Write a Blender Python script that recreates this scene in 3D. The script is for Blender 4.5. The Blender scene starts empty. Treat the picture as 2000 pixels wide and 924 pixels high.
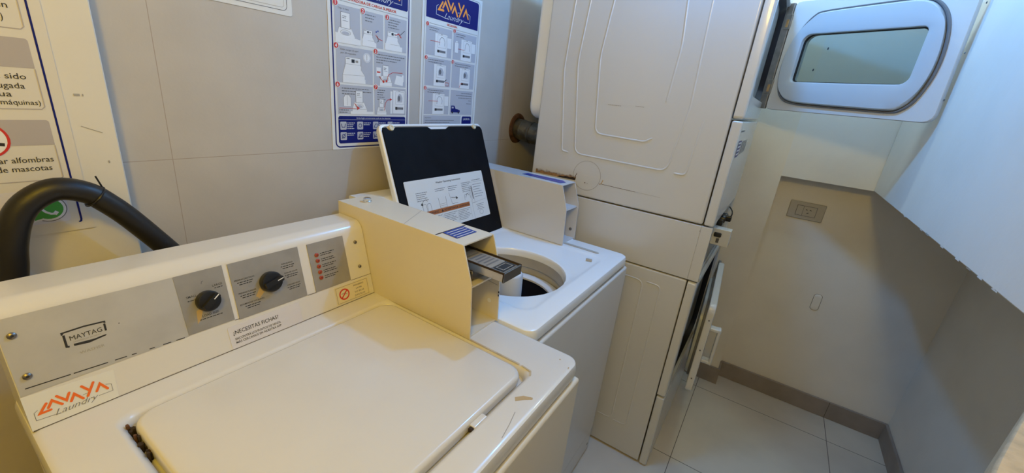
import bpy, bmesh, math
from mathutils import Vector, Matrix
C = bpy.context.scene.collection
SC = bpy.context.scene
PI = math.pi

# ------------------------------------------------------------------ camera, light, exposure
cam_d = bpy.data.cameras.new('camera')
cam = bpy.data.objects.new('camera', cam_d)
C.objects.link(cam)
cam_d.sensor_fit = 'HORIZONTAL'
cam_d.sensor_width = 36.0
cam_d.lens = 36.0 * 800.22 / 2000.0
cam_d.clip_start = 0.02
CX = Vector((0.54758944, -0.83013392, 0.10499277))
CYD = Vector((-0.22479686, -0.26681457, -0.937164))
CZF = Vector((0.80598522, 0.48957906, -0.33271634))
up, bk = -CYD, -CZF
cam.matrix_world = Matrix(((CX.x, up.x, bk.x, 0.0), (CX.y, up.y, bk.y, 0.0), (CX.z, up.z, bk.z, 1.425), (0, 0, 0, 1)))
SC.camera = cam
SC.view_settings.view_transform = 'Standard'
SC.view_settings.look = 'None'
SC.view_settings.gamma = 1.0
SC.view_settings.use_curve_mapping = False
SC.view_settings.exposure = 0.06

world = bpy.data.worlds.new('world')
SC.world = world
world.use_nodes = True
world.node_tree.nodes['Background'].inputs[0].default_value = (0.6, 0.7, 0.8, 1)
world.node_tree.nodes['Background'].inputs[1].default_value = 0.0

def lamp(name, loc, power, col, radius):
    d = bpy.data.lights.new(name, 'POINT')
    d.energy = power
    d.color = col
    d.shadow_soft_size = radius
    o = bpy.data.objects.new(name, d)
    o.location = loc
    C.objects.link(o)
    return o

lamp('cool_ceiling_lamp', (1.37, 0.22, 2.2), 25.0, (0.08, 0.40, 1.0), 0.03)
lamp('white_ceiling_lamp', (1.92, 0.06, 2.32), 7.5, (0.80, 1.0, 0.94), 0.04)
lamp('warm_room_lamp', (-0.35, -0.05, 2.1), 23.5, (1.0, 0.65, 0.045), 0.09)

# ------------------------------------------------------------------ materials
def M(name, col, rough=0.5, metal=0.0, var=0.0, vscale=8.0, bump=0.0, bscale=60.0, coat=0.0, spec=0.5, dark=None):
    m = bpy.data.materials.new(name)
    m.use_nodes = True
    nt = m.node_tree
    b = nt.nodes['Principled BSDF']
    b.inputs['Base Color'].default_value = (*col, 1)
    b.inputs['Roughness'].default_value = rough
    b.inputs['Metallic'].default_value = metal
    b.inputs['Coat Weight'].default_value = coat
    b.inputs['Coat Roughness'].default_value = 0.06
    b.inputs['Specular IOR Level'].default_value = spec
    geo = nt.nodes.new('ShaderNodeNewGeometry')
    if var > 0:
        n = nt.nodes.new('ShaderNodeTexNoise')
        n.inputs['Scale'].default_value = vscale
        n.inputs['Detail'].default_value = 6
        nt.links.new(geo.outputs['Position'], n.inputs['Vector'])
        r = nt.nodes.new('ShaderNodeValToRGB')
        d = dark if dark else tuple(c * (1 - var) for c in col)
        r.color_ramp.elements[0].position = 0.3
        r.color_ramp.elements[0].color = (*d, 1)
        r.color_ramp.elements[1].position = 0.6
        r.color_ramp.elements[1].color = (*col, 1)
        nt.links.new(n.outputs['Fac'], r.inputs['Fac'])
        nt.links.new(r.outputs['Color'], b.inputs['Base Color'])
    if bump > 0:
        n2 = nt.nodes.new('ShaderNodeTexNoise')
        n2.inputs['Scale'].default_value = bscale
        n2.inputs['Detail'].default_value = 4
        nt.links.new(geo.outputs['Position'], n2.inputs['Vector'])
        bp = nt.nodes.new('ShaderNodeBump')
        bp.inputs['Strength'].default_value = bump
        bp.inputs['Distance'].default_value = 0.004
        nt.links.new(n2.outputs['Fac'], bp.inputs['Height'])
        nt.links.new(bp.outputs['Normal'], b.inputs['Normal'])
    return m

def add_joints(m, jcol, lines):
    """lines: list of (axis, offset, spacing or None, half width)"""
    nt = m.node_tree
    b = nt.nodes['Principled BSDF']
    geo = nt.nodes.new('ShaderNodeNewGeometry')
    sep = nt.nodes.new('ShaderNodeSeparateXYZ')
    nt.links.new(geo.outputs['Position'], sep.inputs[0])
    acc = None
    def math_n(op, a, bb=None):
        n = nt.nodes.new('ShaderNodeMath')
        n.operation = op
        for i, x in enumerate((a, bb)):
            if x is None:
                continue
            if isinstance(x, (int, float)):
                n.inputs[i].default_value = x
            else:
                nt.links.new(x, n.inputs[i])
        return n.outputs[0]
    for ax, off, sp, hw in lines:
        s = math_n('SUBTRACT', sep.outputs[ax], off)
        if sp:
            s = math_n('ADD', s, sp * 0.5)
            s = math_n('FLOORED_MODULO', s, sp)
            s = math_n('SUBTRACT', s, sp * 0.5)
        s = math_n('ABSOLUTE', s)
        s = math_n('LESS_THAN', s, hw)
        acc = s if acc is None else math_n('MAXIMUM', acc, s)
    mix = nt.nodes.new('ShaderNodeMix')
    mix.data_type = 'RGBA'
    nt.links.new(acc, mix.inputs[0])
    src = b.inputs['Base Color'].links[0].from_socket if b.inputs['Base Color'].links else None
    if src:
        nt.links.new(src, mix.inputs[6])
    else:
        mix.inputs[6].default_value = b.inputs['Base Color'].default_value
    mix.inputs[7].default_value = (*jcol, 1)
    nt.links.new(mix.outputs[2], b.inputs['Base Color'])
    return m

MT = {}
MT['tile_wall'] = add_joints(M('grey beige wall tile', (0.53, 0.49, 0.44), 0.42, var=0.09, vscale=7, bump=0.05, bscale=160),
                             (0.37, 0.31, 0.25), [(0, 0.338, 0.6, 0.0007), (2, 1.217, None, 0.0007), (2, 1.008, None, 0.0022)])
MT['floor'] = add_joints(M('pale floor tile', (0.72, 0.66, 0.56), 0.35, var=0.10, vscale=5),
                         (0.13, 0.11, 0.09), [(0, 2.205, 0.6, 0.0016), (1, 0.045, 0.6, 0.0014)])
MT['plaster'] = M('painted plaster', (0.86, 0.82, 0.74), 0.75, var=0.07, vscale=4, bump=0.12, bscale=90)
MT['plaster_up'] = M('painted plaster bulkhead', (0.84, 0.83, 0.80), 0.6, var=0.06, vscale=5, bump=0.10, bscale=70)
MT['ceiling'] = M('ceiling paint', (0.42, 0.41, 0.39), 0.9)
MT['base'] = M('taupe skirting tile', (0.34, 0.29, 0.25), 0.5, var=0.2, vscale=9)
MT['joint'] = M('dark joint', (0.10, 0.08, 0.06), 0.8)
MT['enamel_old'] = M('aged white enamel', (0.72, 0.70, 0.675), 0.27, var=0.05, vscale=3, coat=0.3)
MT['enamel_white'] = M('clean white enamel', (0.90, 0.92, 0.94), 0.25, var=0.02, vscale=3, coat=0.3)
MT['enamel_front'] = M('white enamel front', (0.72, 0.70, 0.67), 0.28, var=0.04, vscale=3, coat=0.2)
MT['case_grey'] = M('light grey enamel', (0.66, 0.66, 0.67), 0.27, coat=0.3)
MT['enamel_dry'] = M('ivory white enamel', (0.68, 0.685, 0.68), 0.24, var=0.03, vscale=2, coat=0.4)
MT['enamel_cream'] = M('cream enamel', (0.74, 0.68, 0.57), 0.35, var=0.03, vscale=5)
MT['door_white'] = M('white door enamel', (0.68, 0.69, 0.69), 0.28, coat=0.2)
MT['grey_trim'] = M('grey rubber seal', (0.17, 0.17, 0.18), 0.5)
MT['liner'] = M('blue grey door liner', (0.50, 0.55, 0.60), 0.28, coat=0.2)
MT['dark_gap'] = M('dark gap', (0.012, 0.011, 0.010), 0.7)
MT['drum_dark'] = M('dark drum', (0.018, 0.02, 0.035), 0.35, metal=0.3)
MT['glass'] = None
MT['silver'] = M('brushed silver plate', (0.56, 0.55, 0.54), 0.42, metal=0.35, var=0.10, vscale=20)
MT['silver_dk'] = M('grey control plate', (0.36, 0.345, 0.325), 0.45, metal=0.35, var=0.12, vscale=25)
MT['steel'] = M('steel', (0.55, 0.53, 0.50), 0.28, metal=0.95, var=0.15, vscale=40)
MT['chrome'] = M('chrome', (0.75, 0.75, 0.75), 0.12, metal=1.0)
MT['hinge_grey'] = M('grey hinge steel', (0.25, 0.25, 0.25), 0.45, metal=0.3, var=0.3, vscale=40)
MT['screw'] = M('dull screw', (0.22, 0.2, 0.18), 0.35, metal=0.9)
MT['galv'] = M('dull galvanised duct', (0.20, 0.19, 0.16), 0.38, metal=0.85, var=0.5, vscale=30, bump=0.3, bscale=120)
MT['rust'] = M('rust', (0.13, 0.055, 0.022), 0.85, var=0.6, vscale=60)
MT['rust_lt'] = M('light rust stain', (0.48, 0.30, 0.13), 0.8, var=0.4, vscale=70)
def stain_alpha(m, z0, z1, scale):
    nt = m.node_tree; b = nt.nodes['Principled BSDF']
    geo = nt.nodes.new('ShaderNodeNewGeometry'); sep = nt.nodes.new('ShaderNodeSeparateXYZ'); nz = nt.nodes.new('ShaderNodeTexNoise')
    nz.inputs['Scale'].default_value = scale; nz.inputs['Detail'].default_value = 5
    nt.links.new(geo.outputs['Position'], sep.inputs[0]); nt.links.new(geo.outputs['Position'], nz.inputs['Vector'])
    mr = nt.nodes.new('ShaderNodeMapRange')
    mr.inputs['From Min'].default_value = z0; mr.inputs['From Max'].default_value = z1
    mr.inputs['To Min'].default_value = 0.75; mr.inputs['To Max'].default_value = -0.45
    nt.links.new(sep.outputs[2], mr.inputs['Value'])
    ad = nt.nodes.new('ShaderNodeMath'); ad.operation = 'ADD'; ad.use_clamp = True
    nt.links.new(mr.outputs[0], ad.inputs[0]); nt.links.new(nz.outputs['Fac'], ad.inputs[1])
    sh = nt.nodes.new('ShaderNodeMapRange'); sh.inputs['From Min'].default_value = 0.5; sh.inputs['From Max'].default_value = 1.0
    nt.links.new(ad.outputs[0], sh.inputs['Value']); nt.links.new(sh.outputs[0], b.inputs['Alpha'])
    return m
MT['rust_stain'] = stain_alpha(M('ragged rust stain', (0.42, 0.23, 0.09), 0.8, var=0.5, vscale=60), 1.122, 1.150, 55)
MT['grime'] = M('black brown grime', (0.035, 0.02, 0.012), 0.8, var=0.5, vscale=90)
MT['groove_stain'] = M('yellowed groove', (0.58, 0.47, 0.31), 0.5, var=0.2, vscale=60)
MT['tan'] = M('tan stain and knob shadow', (0.50, 0.36, 0.18), 0.6)  # deck stains, and the shadows painted beside the console knobs
MT['black'] = M('black plastic', (0.012, 0.012, 0.014), 0.35, var=0.3, vscale=30)
MT['black_lid'] = M('black lid lining', (0.005, 0.006, 0.009), 0.55, var=0.4, vscale=18, spec=0.12)
MT['foam'] = M('black pipe insulation', (0.010, 0.009, 0.009), 0.42, bump=0.15, bscale=70)
MT['copper'] = M('tarnished copper', (0.30, 0.13, 0.06), 0.4, metal=0.8, var=0.4, vscale=30)
MT['board'] = M('cream painted board', (0.73, 0.69, 0.60), 0.5, var=0.04, vscale=5)
MT['paper'] = M('white laminated paper', (0.74, 0.74, 0.72), 0.3)
MT['paper_w'] = M('warm white paper', (0.70, 0.66, 0.58), 0.35)
MT['paper_l'] = M('lilac white sticker', (0.68, 0.66, 0.70), 0.4)
MT['ivory'] = M('ivory sticker', (0.72, 0.65, 0.47), 0.4)
MT['pgrey'] = M('pale grey print', (0.47, 0.48, 0.53), 0.35)
MT['pgrey2'] = M('mauve grey print', (0.44, 0.40, 0.39), 0.4)
MT['navy'] = M('navy blue print', (0.006, 0.012, 0.15), 0.4, spec=0.25)
MT['blue'] = M('blue print', (0.025, 0.055, 0.33), 0.35)
MT['orange'] = M('orange print', (0.85, 0.16, 0.025), 0.4)
MT['orange_p'] = M('bright orange print', (0.95, 0.33, 0.05), 0.4)
MT['amber'] = M('burnt orange print', (0.42, 0.13, 0.03), 0.5)
MT['red'] = M('red print', (0.60, 0.035, 0.025), 0.4)
MT['ink'] = M('black ink', (0.02, 0.02, 0.022), 0.5)
MT['ink_g'] = M('grey ink', (0.16, 0.16, 0.17), 0.5)
MT['ink_lt'] = M('light grey ink', (0.32, 0.30, 0.27), 0.5)
MT['green'] = M('green print', (0.06, 0.36, 0.05), 0.4)
MT['white'] = M('white print', (0.80, 0.80, 0.80), 0.4)
MT['amberlens'] = M('red indicator', (0.35, 0.05, 0.02), 0.3)
MT['grey_plastic'] = M('grey plastic plate', (0.36, 0.34, 0.30), 0.5)
MT['beige_pl'] = M('beige outlet plastic', (0.52, 0.49, 0.43), 0.45)
MT['stone'] = M('beige textured plaster', (0.62, 0.50, 0.34), 0.7, var=0.22, vscale=60, bump=0.25, bscale=200)
MT['mark'] = M('scuff', (0.36, 0.34, 0.31), 0.6)
MT['tub'] = M('tub enamel', (0.50, 0.48, 0.44), 0.35, var=0.12, vscale=12)
MT['agit'] = M('pale plastic agitator', (0.72, 0.75, 0.80), 0.4)
MT['clear'] = M('cloudy lip plastic', (0.42, 0.42, 0.40), 0.25)

def make_glass():
    m = bpy.data.materials.new('grey green door glass')
    m.use_nodes = True
    b = m.node_tree.nodes['Principled BSDF']
    b.inputs['Base Color'].default_value = (0.40, 0.45, 0.43, 1)
    b.inputs['Roughness'].default_value = 0.02
    b.inputs['Transmission Weight'].default_value = 1.0
    b.inputs['IOR'].default_value = 1.45
    return m
MT['glass'] = make_glass()

# ------------------------------------------------------------------ mesh helpers
class MB:
    def __init__(self):
        self.v = []; self.f = []; self.m = []; self.s = []; self.mats = []
    def mi(self, mat):
        if mat not in self.mats:
            self.mats.append(mat)
        return self.mats.index(mat)
    def add(self, verts, faces, mat, smooth=False):
        o = len(self.v); k = self.mi(mat)
        self.v += [tuple(p) for p in verts]
        for f in faces:
            self.f.append([i + o for i in f]); self.m.append(k); self.s.append(smooth)
        return self
    def box(self, lo, hi, mat, r=0.0, seg=2, xf=None):
        bm = bmesh.new()
        bmesh.ops.create_cube(bm, size=1.0)
        for v in bm.verts:
            v.co = Vector([(lo[i] + hi[i]) / 2 + v.co[i] * (hi[i] - lo[i]) for i in range(3)])
        if r > 0:
            bmesh.ops.bevel(bm, geom=list(bm.edges), offset=r, segments=seg, profile=0.5, affect='EDGES')
        bmesh.ops.recalc_face_normals(bm, faces=list(bm.faces))
        bm.verts.index_update()
        vs = [xf(v.co) if xf else v.co.copy() for v in bm.verts]
        self.add(vs, [[v.index for v in f.verts] for f in bm.faces], mat, r > 0)
        bm.free()
        return self
    def loft(self, loops, mat, cap0=False, cap1=False, smooth=True, closed=True):
        o = len(self.v); n = len(loops[0]); k = self.mi(mat)
        for L in loops:
            self.v += [tuple(p) for p in L]
        def ff(ix, sm):
            self.f.append(ix); self.m.append(k); self.s.append(sm)
        for a in range(len(loops) - 1):
            for i in range(n if closed else n - 1):
                j = (i + 1) % n
                ff([o + a * n + i, o + a * n + j, o + (a + 1) * n + j, o + (a + 1) * n + i], smooth)
        if cap0:
            ff([o + i for i in range(n)][::-1], False)
        if cap1:
            ff([o + (len(loops) - 1) * n + i for i in range(n)], False)
        return self
    def tube(self, path, r, mat, n=12, caps=True, closed=False):
        P = [Vector(p) for p in path]
        loops = []; prev = None
        for i, p in enumerate(P):
            a = P[i - 1] if i > 0 else P[i]
            b = P[i + 1] if i < len(P) - 1 else P[i]
            t = (b - a).normalized()
            if prev is None:
                ref = Vector((0, 0, 1)) if abs(t.z) < 0.9 else Vector((1, 0, 0))
                x = t.cross(ref).normalized()
            else:
                x = (prev - t * prev.dot(t)).normalized()
            prev = x
            y = t.cross(x)
            rr = r[i] if isinstance(r, (list, tuple)) else r
            loops.append([p + (x * math.cos(2 * PI * k / n) + y * math.sin(2 * PI * k / n)) * rr for k in range(n)])
        return self.loft(loops, mat, caps, caps)
    def lathe(self, prof, mat, base, axis=(0, 0, 1), n=28, cap0=False, cap1=False, smooth=True):
        ax = Vector(axis).normalized()
        ref = Vector((0, 0, 1)) if abs(ax.z) < 0.9 else Vector((1, 0, 0))
        x = ax.cross(ref).normalized(); y = ax.cross(x)
        b = Vector(base)
        loops = [[b + ax * h + (x * math.cos(2 * PI * k / n) + y * math.sin(2 * PI * k / n)) * r for k in range(n)] for r, h in prof]
        return self.loft(loops, mat, cap0, cap1, smooth)
    def prism(self, poly, d0, d1, mat, fn, smooth=False):
        """poly 2-D, fn(a,b,d)->xyz"""
        n = len(poly)
        vs = [fn(a, b, d0) for a, b in poly] + [fn(a, b, d1) for a, b in poly]
        fs = [[i, (i + 1) % n, n + (i + 1) % n, n + i] for i in range(n)]
        fs += [list(range(n))[::-1], list(range(n, 2 * n))]
        return self.add(vs, fs, mat, smooth)
    def build(self, name, parent=None, loc=(0, 0, 0), kind=None):
        me = bpy.data.meshes.new(name)
        me.from_pydata(self.v, [], self.f)
        for mt in self.mats:
            me.materials.append(MT[mt])
        for i, p in enumerate(me.polygons):
            p.material_index = self.m[i]
            p.use_smooth = self.s[i]
        bm = bmesh.new(); bm.from_mesh(me)
        bmesh.ops.recalc_face_normals(bm, faces=list(bm.faces))
        bm.to_mesh(me); bm.free()
        me.validate(); me.update()
        if any(self.s):
            me.set_sharp_from_angle(angle=math.radians(42))
        ob = bpy.data.objects.new(name, me)
        if any(self.s):
            wn = ob.modifiers.new('weighted_normals', 'WEIGHTED_NORMAL')
            wn.keep_sharp = True
            wn.weight = 60
        ob.location = loc
        C.objects.link(ob)
        if parent:
            ob.parent = parent
        if kind:
            ob['kind'] = kind
        return ob

def rrect(x0, y0, x1, y1, r, seg=7, mid=0):
    if not isinstance(r, (list, tuple)):
        r = [r] * 4
    out = []
    for (cx, cy, sx, sy, a0), rr in zip(((x1, y1, -1, -1, 0), (x0, y1, 1, -1, 90), (x0, y0, 1, 1, 180), (x1, y0, -1, 1, 270)), r):
        for k in range(seg + 1):
            a = math.radians(a0 + 90 * k / seg)
            out.append((cx + sx * rr + rr * math.cos(a), cy + sy * rr + rr * math.sin(a)))
    if mid:
        res = []
        n = len(out)
        for i, p in enumerate(out):
            res.append(p)
            if i % (seg + 1) == seg:
                q = out[(i + 1) % n]
                res += [(p[0] + (q[0] - p[0]) * k / (mid + 1), p[1] + (q[1] - p[1]) * k / (mid + 1)) for k in range(1, mid + 1)]
        out = res
    return out

def circle_like(cx, cy, r, ref, rx=None):
    out = []
    for (x, y) in ref:
        a = math.atan2(y - cy, x - cx)
        out.append((cx + (rx or r) * math.cos(a), cy + r * math.sin(a)))
    return out

def spline(pts, n=6, closed=False):
    P = [Vector(p) for p in pts]
    out = []; N = len(P)
    for i in range(N if closed else N - 1):
        p1, p2 = P[i], P[(i + 1) % N]
        p0 = P[i - 1] if (closed or i > 0) else p1
        p3 = P[(i + 2) % N] if (closed or i + 2 < N) else p2
        for k in range(n):
            t = k / n
            out.append(0.5 * ((2 * p1) + (p2 - p0) * t + (2 * p0 - 5 * p1 + 4 * p2 - p3) * t * t + (3 * p1 - p0 - 3 * p2 + p3) * t ** 3))
    if not closed:
        out.append(P[-1])
    return out

FONT_CACHE = {}
def font_mesh(body, bold=0.0, shear=0.0):
    key = (body, bold, shear)
    if key in FONT_CACHE:
        return FONT_CACHE[key]
    cu = bpy.data.curves.new('lettering', 'FONT')
    cu.body = body
    cu.resolution_u = 2
    cu.offset = bold
    cu.shear = shear
    cu.fill_mode = 'FRONT'
    ob = bpy.data.objects.new('lettering', cu)
    me = bpy.data.meshes.new_from_object(ob)
    vs = [(v.co.x, v.co.y) for v in me.vertices]
    fs = [list(p.vertices) for p in me.polygons]
    bpy.data.objects.remove(ob); bpy.data.meshes.remove(me); bpy.data.curves.remove(cu)
    x0 = min(v[0] for v in vs); x1 = max(v[0] for v in vs)
    res = ([((x - x0), y) for x, y in vs], fs, x1 - x0)
    FONT_CACHE[key] = res
    return res

class Pl:
    """a drawing plane: origin O, unit axes u, v; normal n faces the viewer"""
    def __init__(self, O, u, v, n=None):
        self.O = Vector(O); self.u = Vector(u).normalized(); self.v = Vector(v).normalized()
        self.n = Vector(n).normalized() if n else self.u.cross(self.v).normalized()
    def p(self, a, b, d=0.0):
        return self.O + self.u * a + self.v * b + self.n * d
    def sheet(self, mb, poly, d0, d1, mat):
        return mb.prism(poly, d0, d1, mat, self.p)
    def rect(self, mb, a0, b0, a1, b1, d, mat, r=0.0):
        poly = rrect(a0, b0, a1, b1, r, 4) if r else [(a1, b1), (a0, b1), (a0, b0), (a1, b0)]
        return mb.add([self.p(a, b, d) for a, b in poly], [list(range(len(poly)))], mat)
    def poly(self, mb, poly, d, mat):
        return mb.add([self.p(a, b, d) for a, b in poly], [list(range(len(poly)))], mat)
    def disc(self, mb, a, b, r, d, mat, n=20, ry=None):
        return self.poly(mb, [(a + r * math.cos(2 * PI * k / n), b + (ry or r) * math.sin(2 * PI * k / n)) for k in range(n)], d, mat)
    def ring(self, mb, a, b, r, w, d, mat, n=24, ry=None):
        ry = ry or r
        return self.line(mb, [(a + r * math.cos(2 * PI * k / n), b + ry * math.sin(2 * PI * k / n)) for k in range(n + 1)], w, d, mat)
    def line(self, mb, pts, w, d, mat):
        """ribbon of width w along a polyline, mitred"""
        P = [Vector(q) for q in pts]
        closed = (P[0] - P[-1]).length < 1e-9
        L = []; R = []
        for i, q in enumerate(P):
            a = P[i - 1] if i > 0 else (P[-2] if closed else None)
            b = P[i + 1] if i < len(P) - 1 else (P[1] if closed else None)
            t1 = (q - a).normalized() if a is not None else None
            t2 = (b - q).normalized() if b is not None else None
            t = (t1 + t2) if (t1 is not None and t2 is not None) else (t1 if t2 is None else t2)
            if t.length < 1e-6:
                t = t1
            t = t.normalized()
            nn = Vector((-t.y, t.x))
            ref = t1 if t1 is not None else t2
            c = max(0.35, abs(nn.dot(Vector((-ref.y, ref.x)))))
            L.append(q + nn * (w / 2 / c)); R.append(q - nn * (w / 2 / c))
        n = len(P)
        vs = [self.p(q.x, q.y, d) for q in L] + [self.p(q.x, q.y, d) for q in R]
        return mb.add(vs, [[i, i + 1, n + i + 1, n + i] for i in range(n - 1)], mat)
    def frame(self, mb, a0, b0, a1, b1, w, d, mat, r=0.0):
        poly = rrect(a0, b0, a1, b1, r, 5) if r else [(a1, b1), (a0, b1), (a0, b0), (a1, b0)]
        return self.line(mb, poly + [poly[0]], w, d, mat)
    def text(self, mb, body, a, b, d, mat, h=None, w=None, align='L', bold=0.0, shear=0.0):
        vs, fs, W = font_mesh(body, bold, shear)
        sy = (h / 0.70) if h else w / W
        sx = (w / W) if w else sy
        off = {'L': 0, 'C': -W * sx / 2, 'R': -W * sx}[align]
        return mb.add([self.p(a + off + x * sx, b + y * sy, d) for x, y in vs], fs, mat)
    def scribble(self, mb, a, b, w, d, mat, rows=1, h=0.003, gap=0.0055, align='L', fill=(1.0, 0.85, 0.7, 0.9)):
        """print too small to read: rows of broken dashes"""
        for i in range(rows):
            ww = w * fill[i % len(fill)]
            x = a if align == 'L' else (a - ww if align == 'R' else a - ww / 2)
            e = x + ww; k = i
            while x < e - 1e-6:
                l = min(h * (1.1 + 1.7 * ((k * 37 + 11) % 10) / 10), e - x)
                self.rect(mb, x, b - i * gap, x + l, b - i * gap + h * 0.62, d, mat)
                x += l + h * 0.45; k += 1
        return self

def thing(name, loc, label, cat, group=None):
    o = bpy.data.objects.new(name, None)
    o.empty_display_size = 0.1
    o.location = loc
    C.objects.link(o)
    o['label'] = label; o['category'] = cat
    if group:
        o['group'] = group
    return o

def tag(o, label, cat, group=None):
    o['label'] = label; o['category'] = cat
    if group:
        o['group'] = group
    return o

def logo_lavaya(pl, mb, a, b, s, d, ink, frame, word):
    """the zig-zag word over a thin frame and a script word, anchored at its lower left; s = width"""
    k = s / 0.0816
    def T(L):
        return [(a + (x - 0.0053) * k, b + (y - 0.0118) * k) for x, y in L]
    S = {'L': [(0.0188, 0.0335), (0.0105, 0.0222), (0.0212, 0.0224)], 'A1': [(0.0196, 0.0262), (0.0249, 0.0348), (0.0330, 0.0240)],
         'V': [(0.0301, 0.0385), (0.0381, 0.0273), (0.0427, 0.0366)], 'A2': [(0.0421, 0.0232), (0.0471, 0.0322), (0.0543, 0.0203)],
         'Y1': [(0.0562, 0.0392), (0.0632, 0.0283)], 'Y2': [(0.0690, 0.0388), (0.0594, 0.0213)], 'A3': [(0.0697, 0.0232), (0.0752, 0.0330), (0.0817, 0.0212)]}
    F = [[(0.0095, 0.0285), (0.0055, 0.0258), (0.0053, 0.0146), (0.0237, 0.0129)], [(0.0807, 0.0287), (0.0868, 0.0261), (0.0865, 0.0151), (0.0704, 0.0153)],
         [(0.0546, 0.0254), (0.0594, 0.0261)]]
    for L in F:
        pl.line(mb, T(L), 0.0006 * k, d, frame)
    for i, L in enumerate(S.values()):
        pl.line(mb, T(L), 0.0031 * k, d + 0.0002 + 0.00002 * i, ink)
        for q in (L[0], L[-1]):
            aa, bb = T([q])[0]
            pl.disc(mb, aa, bb, 0.00155 * k, d + 0.0002 + 0.00002 * i + 0.00001, ink, 10)
    aa, bb = T([(0.0237, 0.0118)])[0]
    pl.text(mb, 'Laundry', aa, bb, d + 0.0004, word, w=0.046 * k, h=0.0085 * k, shear=0.5, bold=-0.012)

# ------------------------------------------------------------------ the room
YW = 1.05
def quad(name, pts, mat, kind='structure'):
    return MB().add(pts, [[0, 1, 2, 3]], mat).build(name, None, kind=kind)
def slab(name, lo, hi, mat):
    return MB().box(lo, hi, mat).build(name, None, kind='structure')
slab('floor', (-1.0, -1.0, -0.08), (2.6, YW + 0.1, 0.0), 'floor')
slab('ceiling', (-1.0, -1.0, 2.5), (2.6, YW + 0.1, 2.58), 'ceiling')
slab('wall_back', (-1.0, YW, 0.0), (2.6, YW + 0.1, 2.5), 'tile_wall')
slab('wall_left', (-1.1, -1.0, 0.0), (-1.0, YW, 2.5), 'ceiling')
# far wall: a shallow recess below a lintel, the left pier stands 10 cm proud
slab('wall_far', (2.41, -0.89, 0.0), (2.52, 0.0, 1.19), 'plaster')
mb = MB()
mb.box((2.31, -0.032, 0.0), (2.52, YW, 2.5), 'plaster')
mb.box((2.31, -0.50, 1.185), (2.52, -0.032, 2.5), 'plaster_up')
mb.build('wall_far_front', None, kind='structure')
slab('wall_right', (-1.0, -0.89, 0.0), (2.41, -0.79, 1.30), 'plaster')
# upper part of the right wall, hanging 41 cm in front of the lower part
mb = MB()
mb.box((-1.0, -0.89, 1.185), (2.31, -0.376, 2.5), 'plaster_up', 0.003, 1)
pl = Pl((0, -0.376, 1.185), (1, 0, 0), (0, 0, 1), (0, 1, 0))
chips = [(2.0, 0.004), (1.72, 0.006), (1.52, 0.003), (1.46, 0.006), (1.33, 0.004), (1.22, 0.006), (1.15, 0.004), (1.09, 0.006), (1.02, 0.004)]
for i, (x, h) in enumerate(chips):
    pl.poly(mb, [(x - 0.012, 0.0), (x + 0.014, 0.0), (x + 0.008, h), (x - 0.003, h * 0.6), (x - 0.009, h * 0.9)], 0.0006, 'mark' if i % 3 == 0 else 'white')
mb.build('wall_bulkhead', None, kind='structure')
# skirting tiles
mb = MB()
mb.box((2.398, -0.79, 0.0), (2.411, -0.036, 0.095), 'base', 0.002, 1)
mb.box((2.3975, -0.5545, 0.0), (2.4, -0.5525, 0.0955), 'joint')
mb.build('baseboard_far', None, kind='structure')
MB().box((-1.0, -0.791, 0.0), (2.398, -0.778, 0.095), 'base', 0.002, 1).build('baseboard_right', None, kind='structure')
mb = MB()
mb.prism([(2.297, 0.9), (2.297, -0.044), (2.3975, -0.044), (2.3975, -0.031), (2.311, -0.031), (2.311, 0.9)], 0.0, 0.095, 'base', lambda a, b, d: (a, b, d))
mb.build('baseboard_pier', None, kind='structure')
# low plastered ledge at the lower right corner, close to the camera
mb = MB()
poly = [(0.76, -0.362), (0.635, -0.302), (0.555, -0.265), (0.483, -0.233), (0.425, -0.213), (0.37, -0.22), (0.335, -0.26), (0.33, -0.33), (0.36, -0.3745), (0.60, -0.3750), (0.75, -0.3745)]
sp = [(p.x, p.y) for p in spline([(a, b, 0) for a, b in poly], 4, True)]
def inset(poly, k):
    cx = sum(a for a, b in poly) / len(poly); cy = sum(b for a, b in poly) / len(poly)
    return [(a + (cx - a) * k, b + (cy - b) * k) for a, b in poly]
mb.loft([[(a, b, 0.0) for a, b in sp], [(a, b, 1.144) for a, b in sp], [(a, b, 1.149) for a, b in inset(sp, 0.015)], [(a, b, 1.151) for a, b in inset(sp, 0.05)]], 'stone', True, True)
mb.build('trim_1', None, kind='structure')

# ------------------------------------------------------------------ washers
CV = Vector((0, 0.043, 0.158)).normalized()

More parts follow.
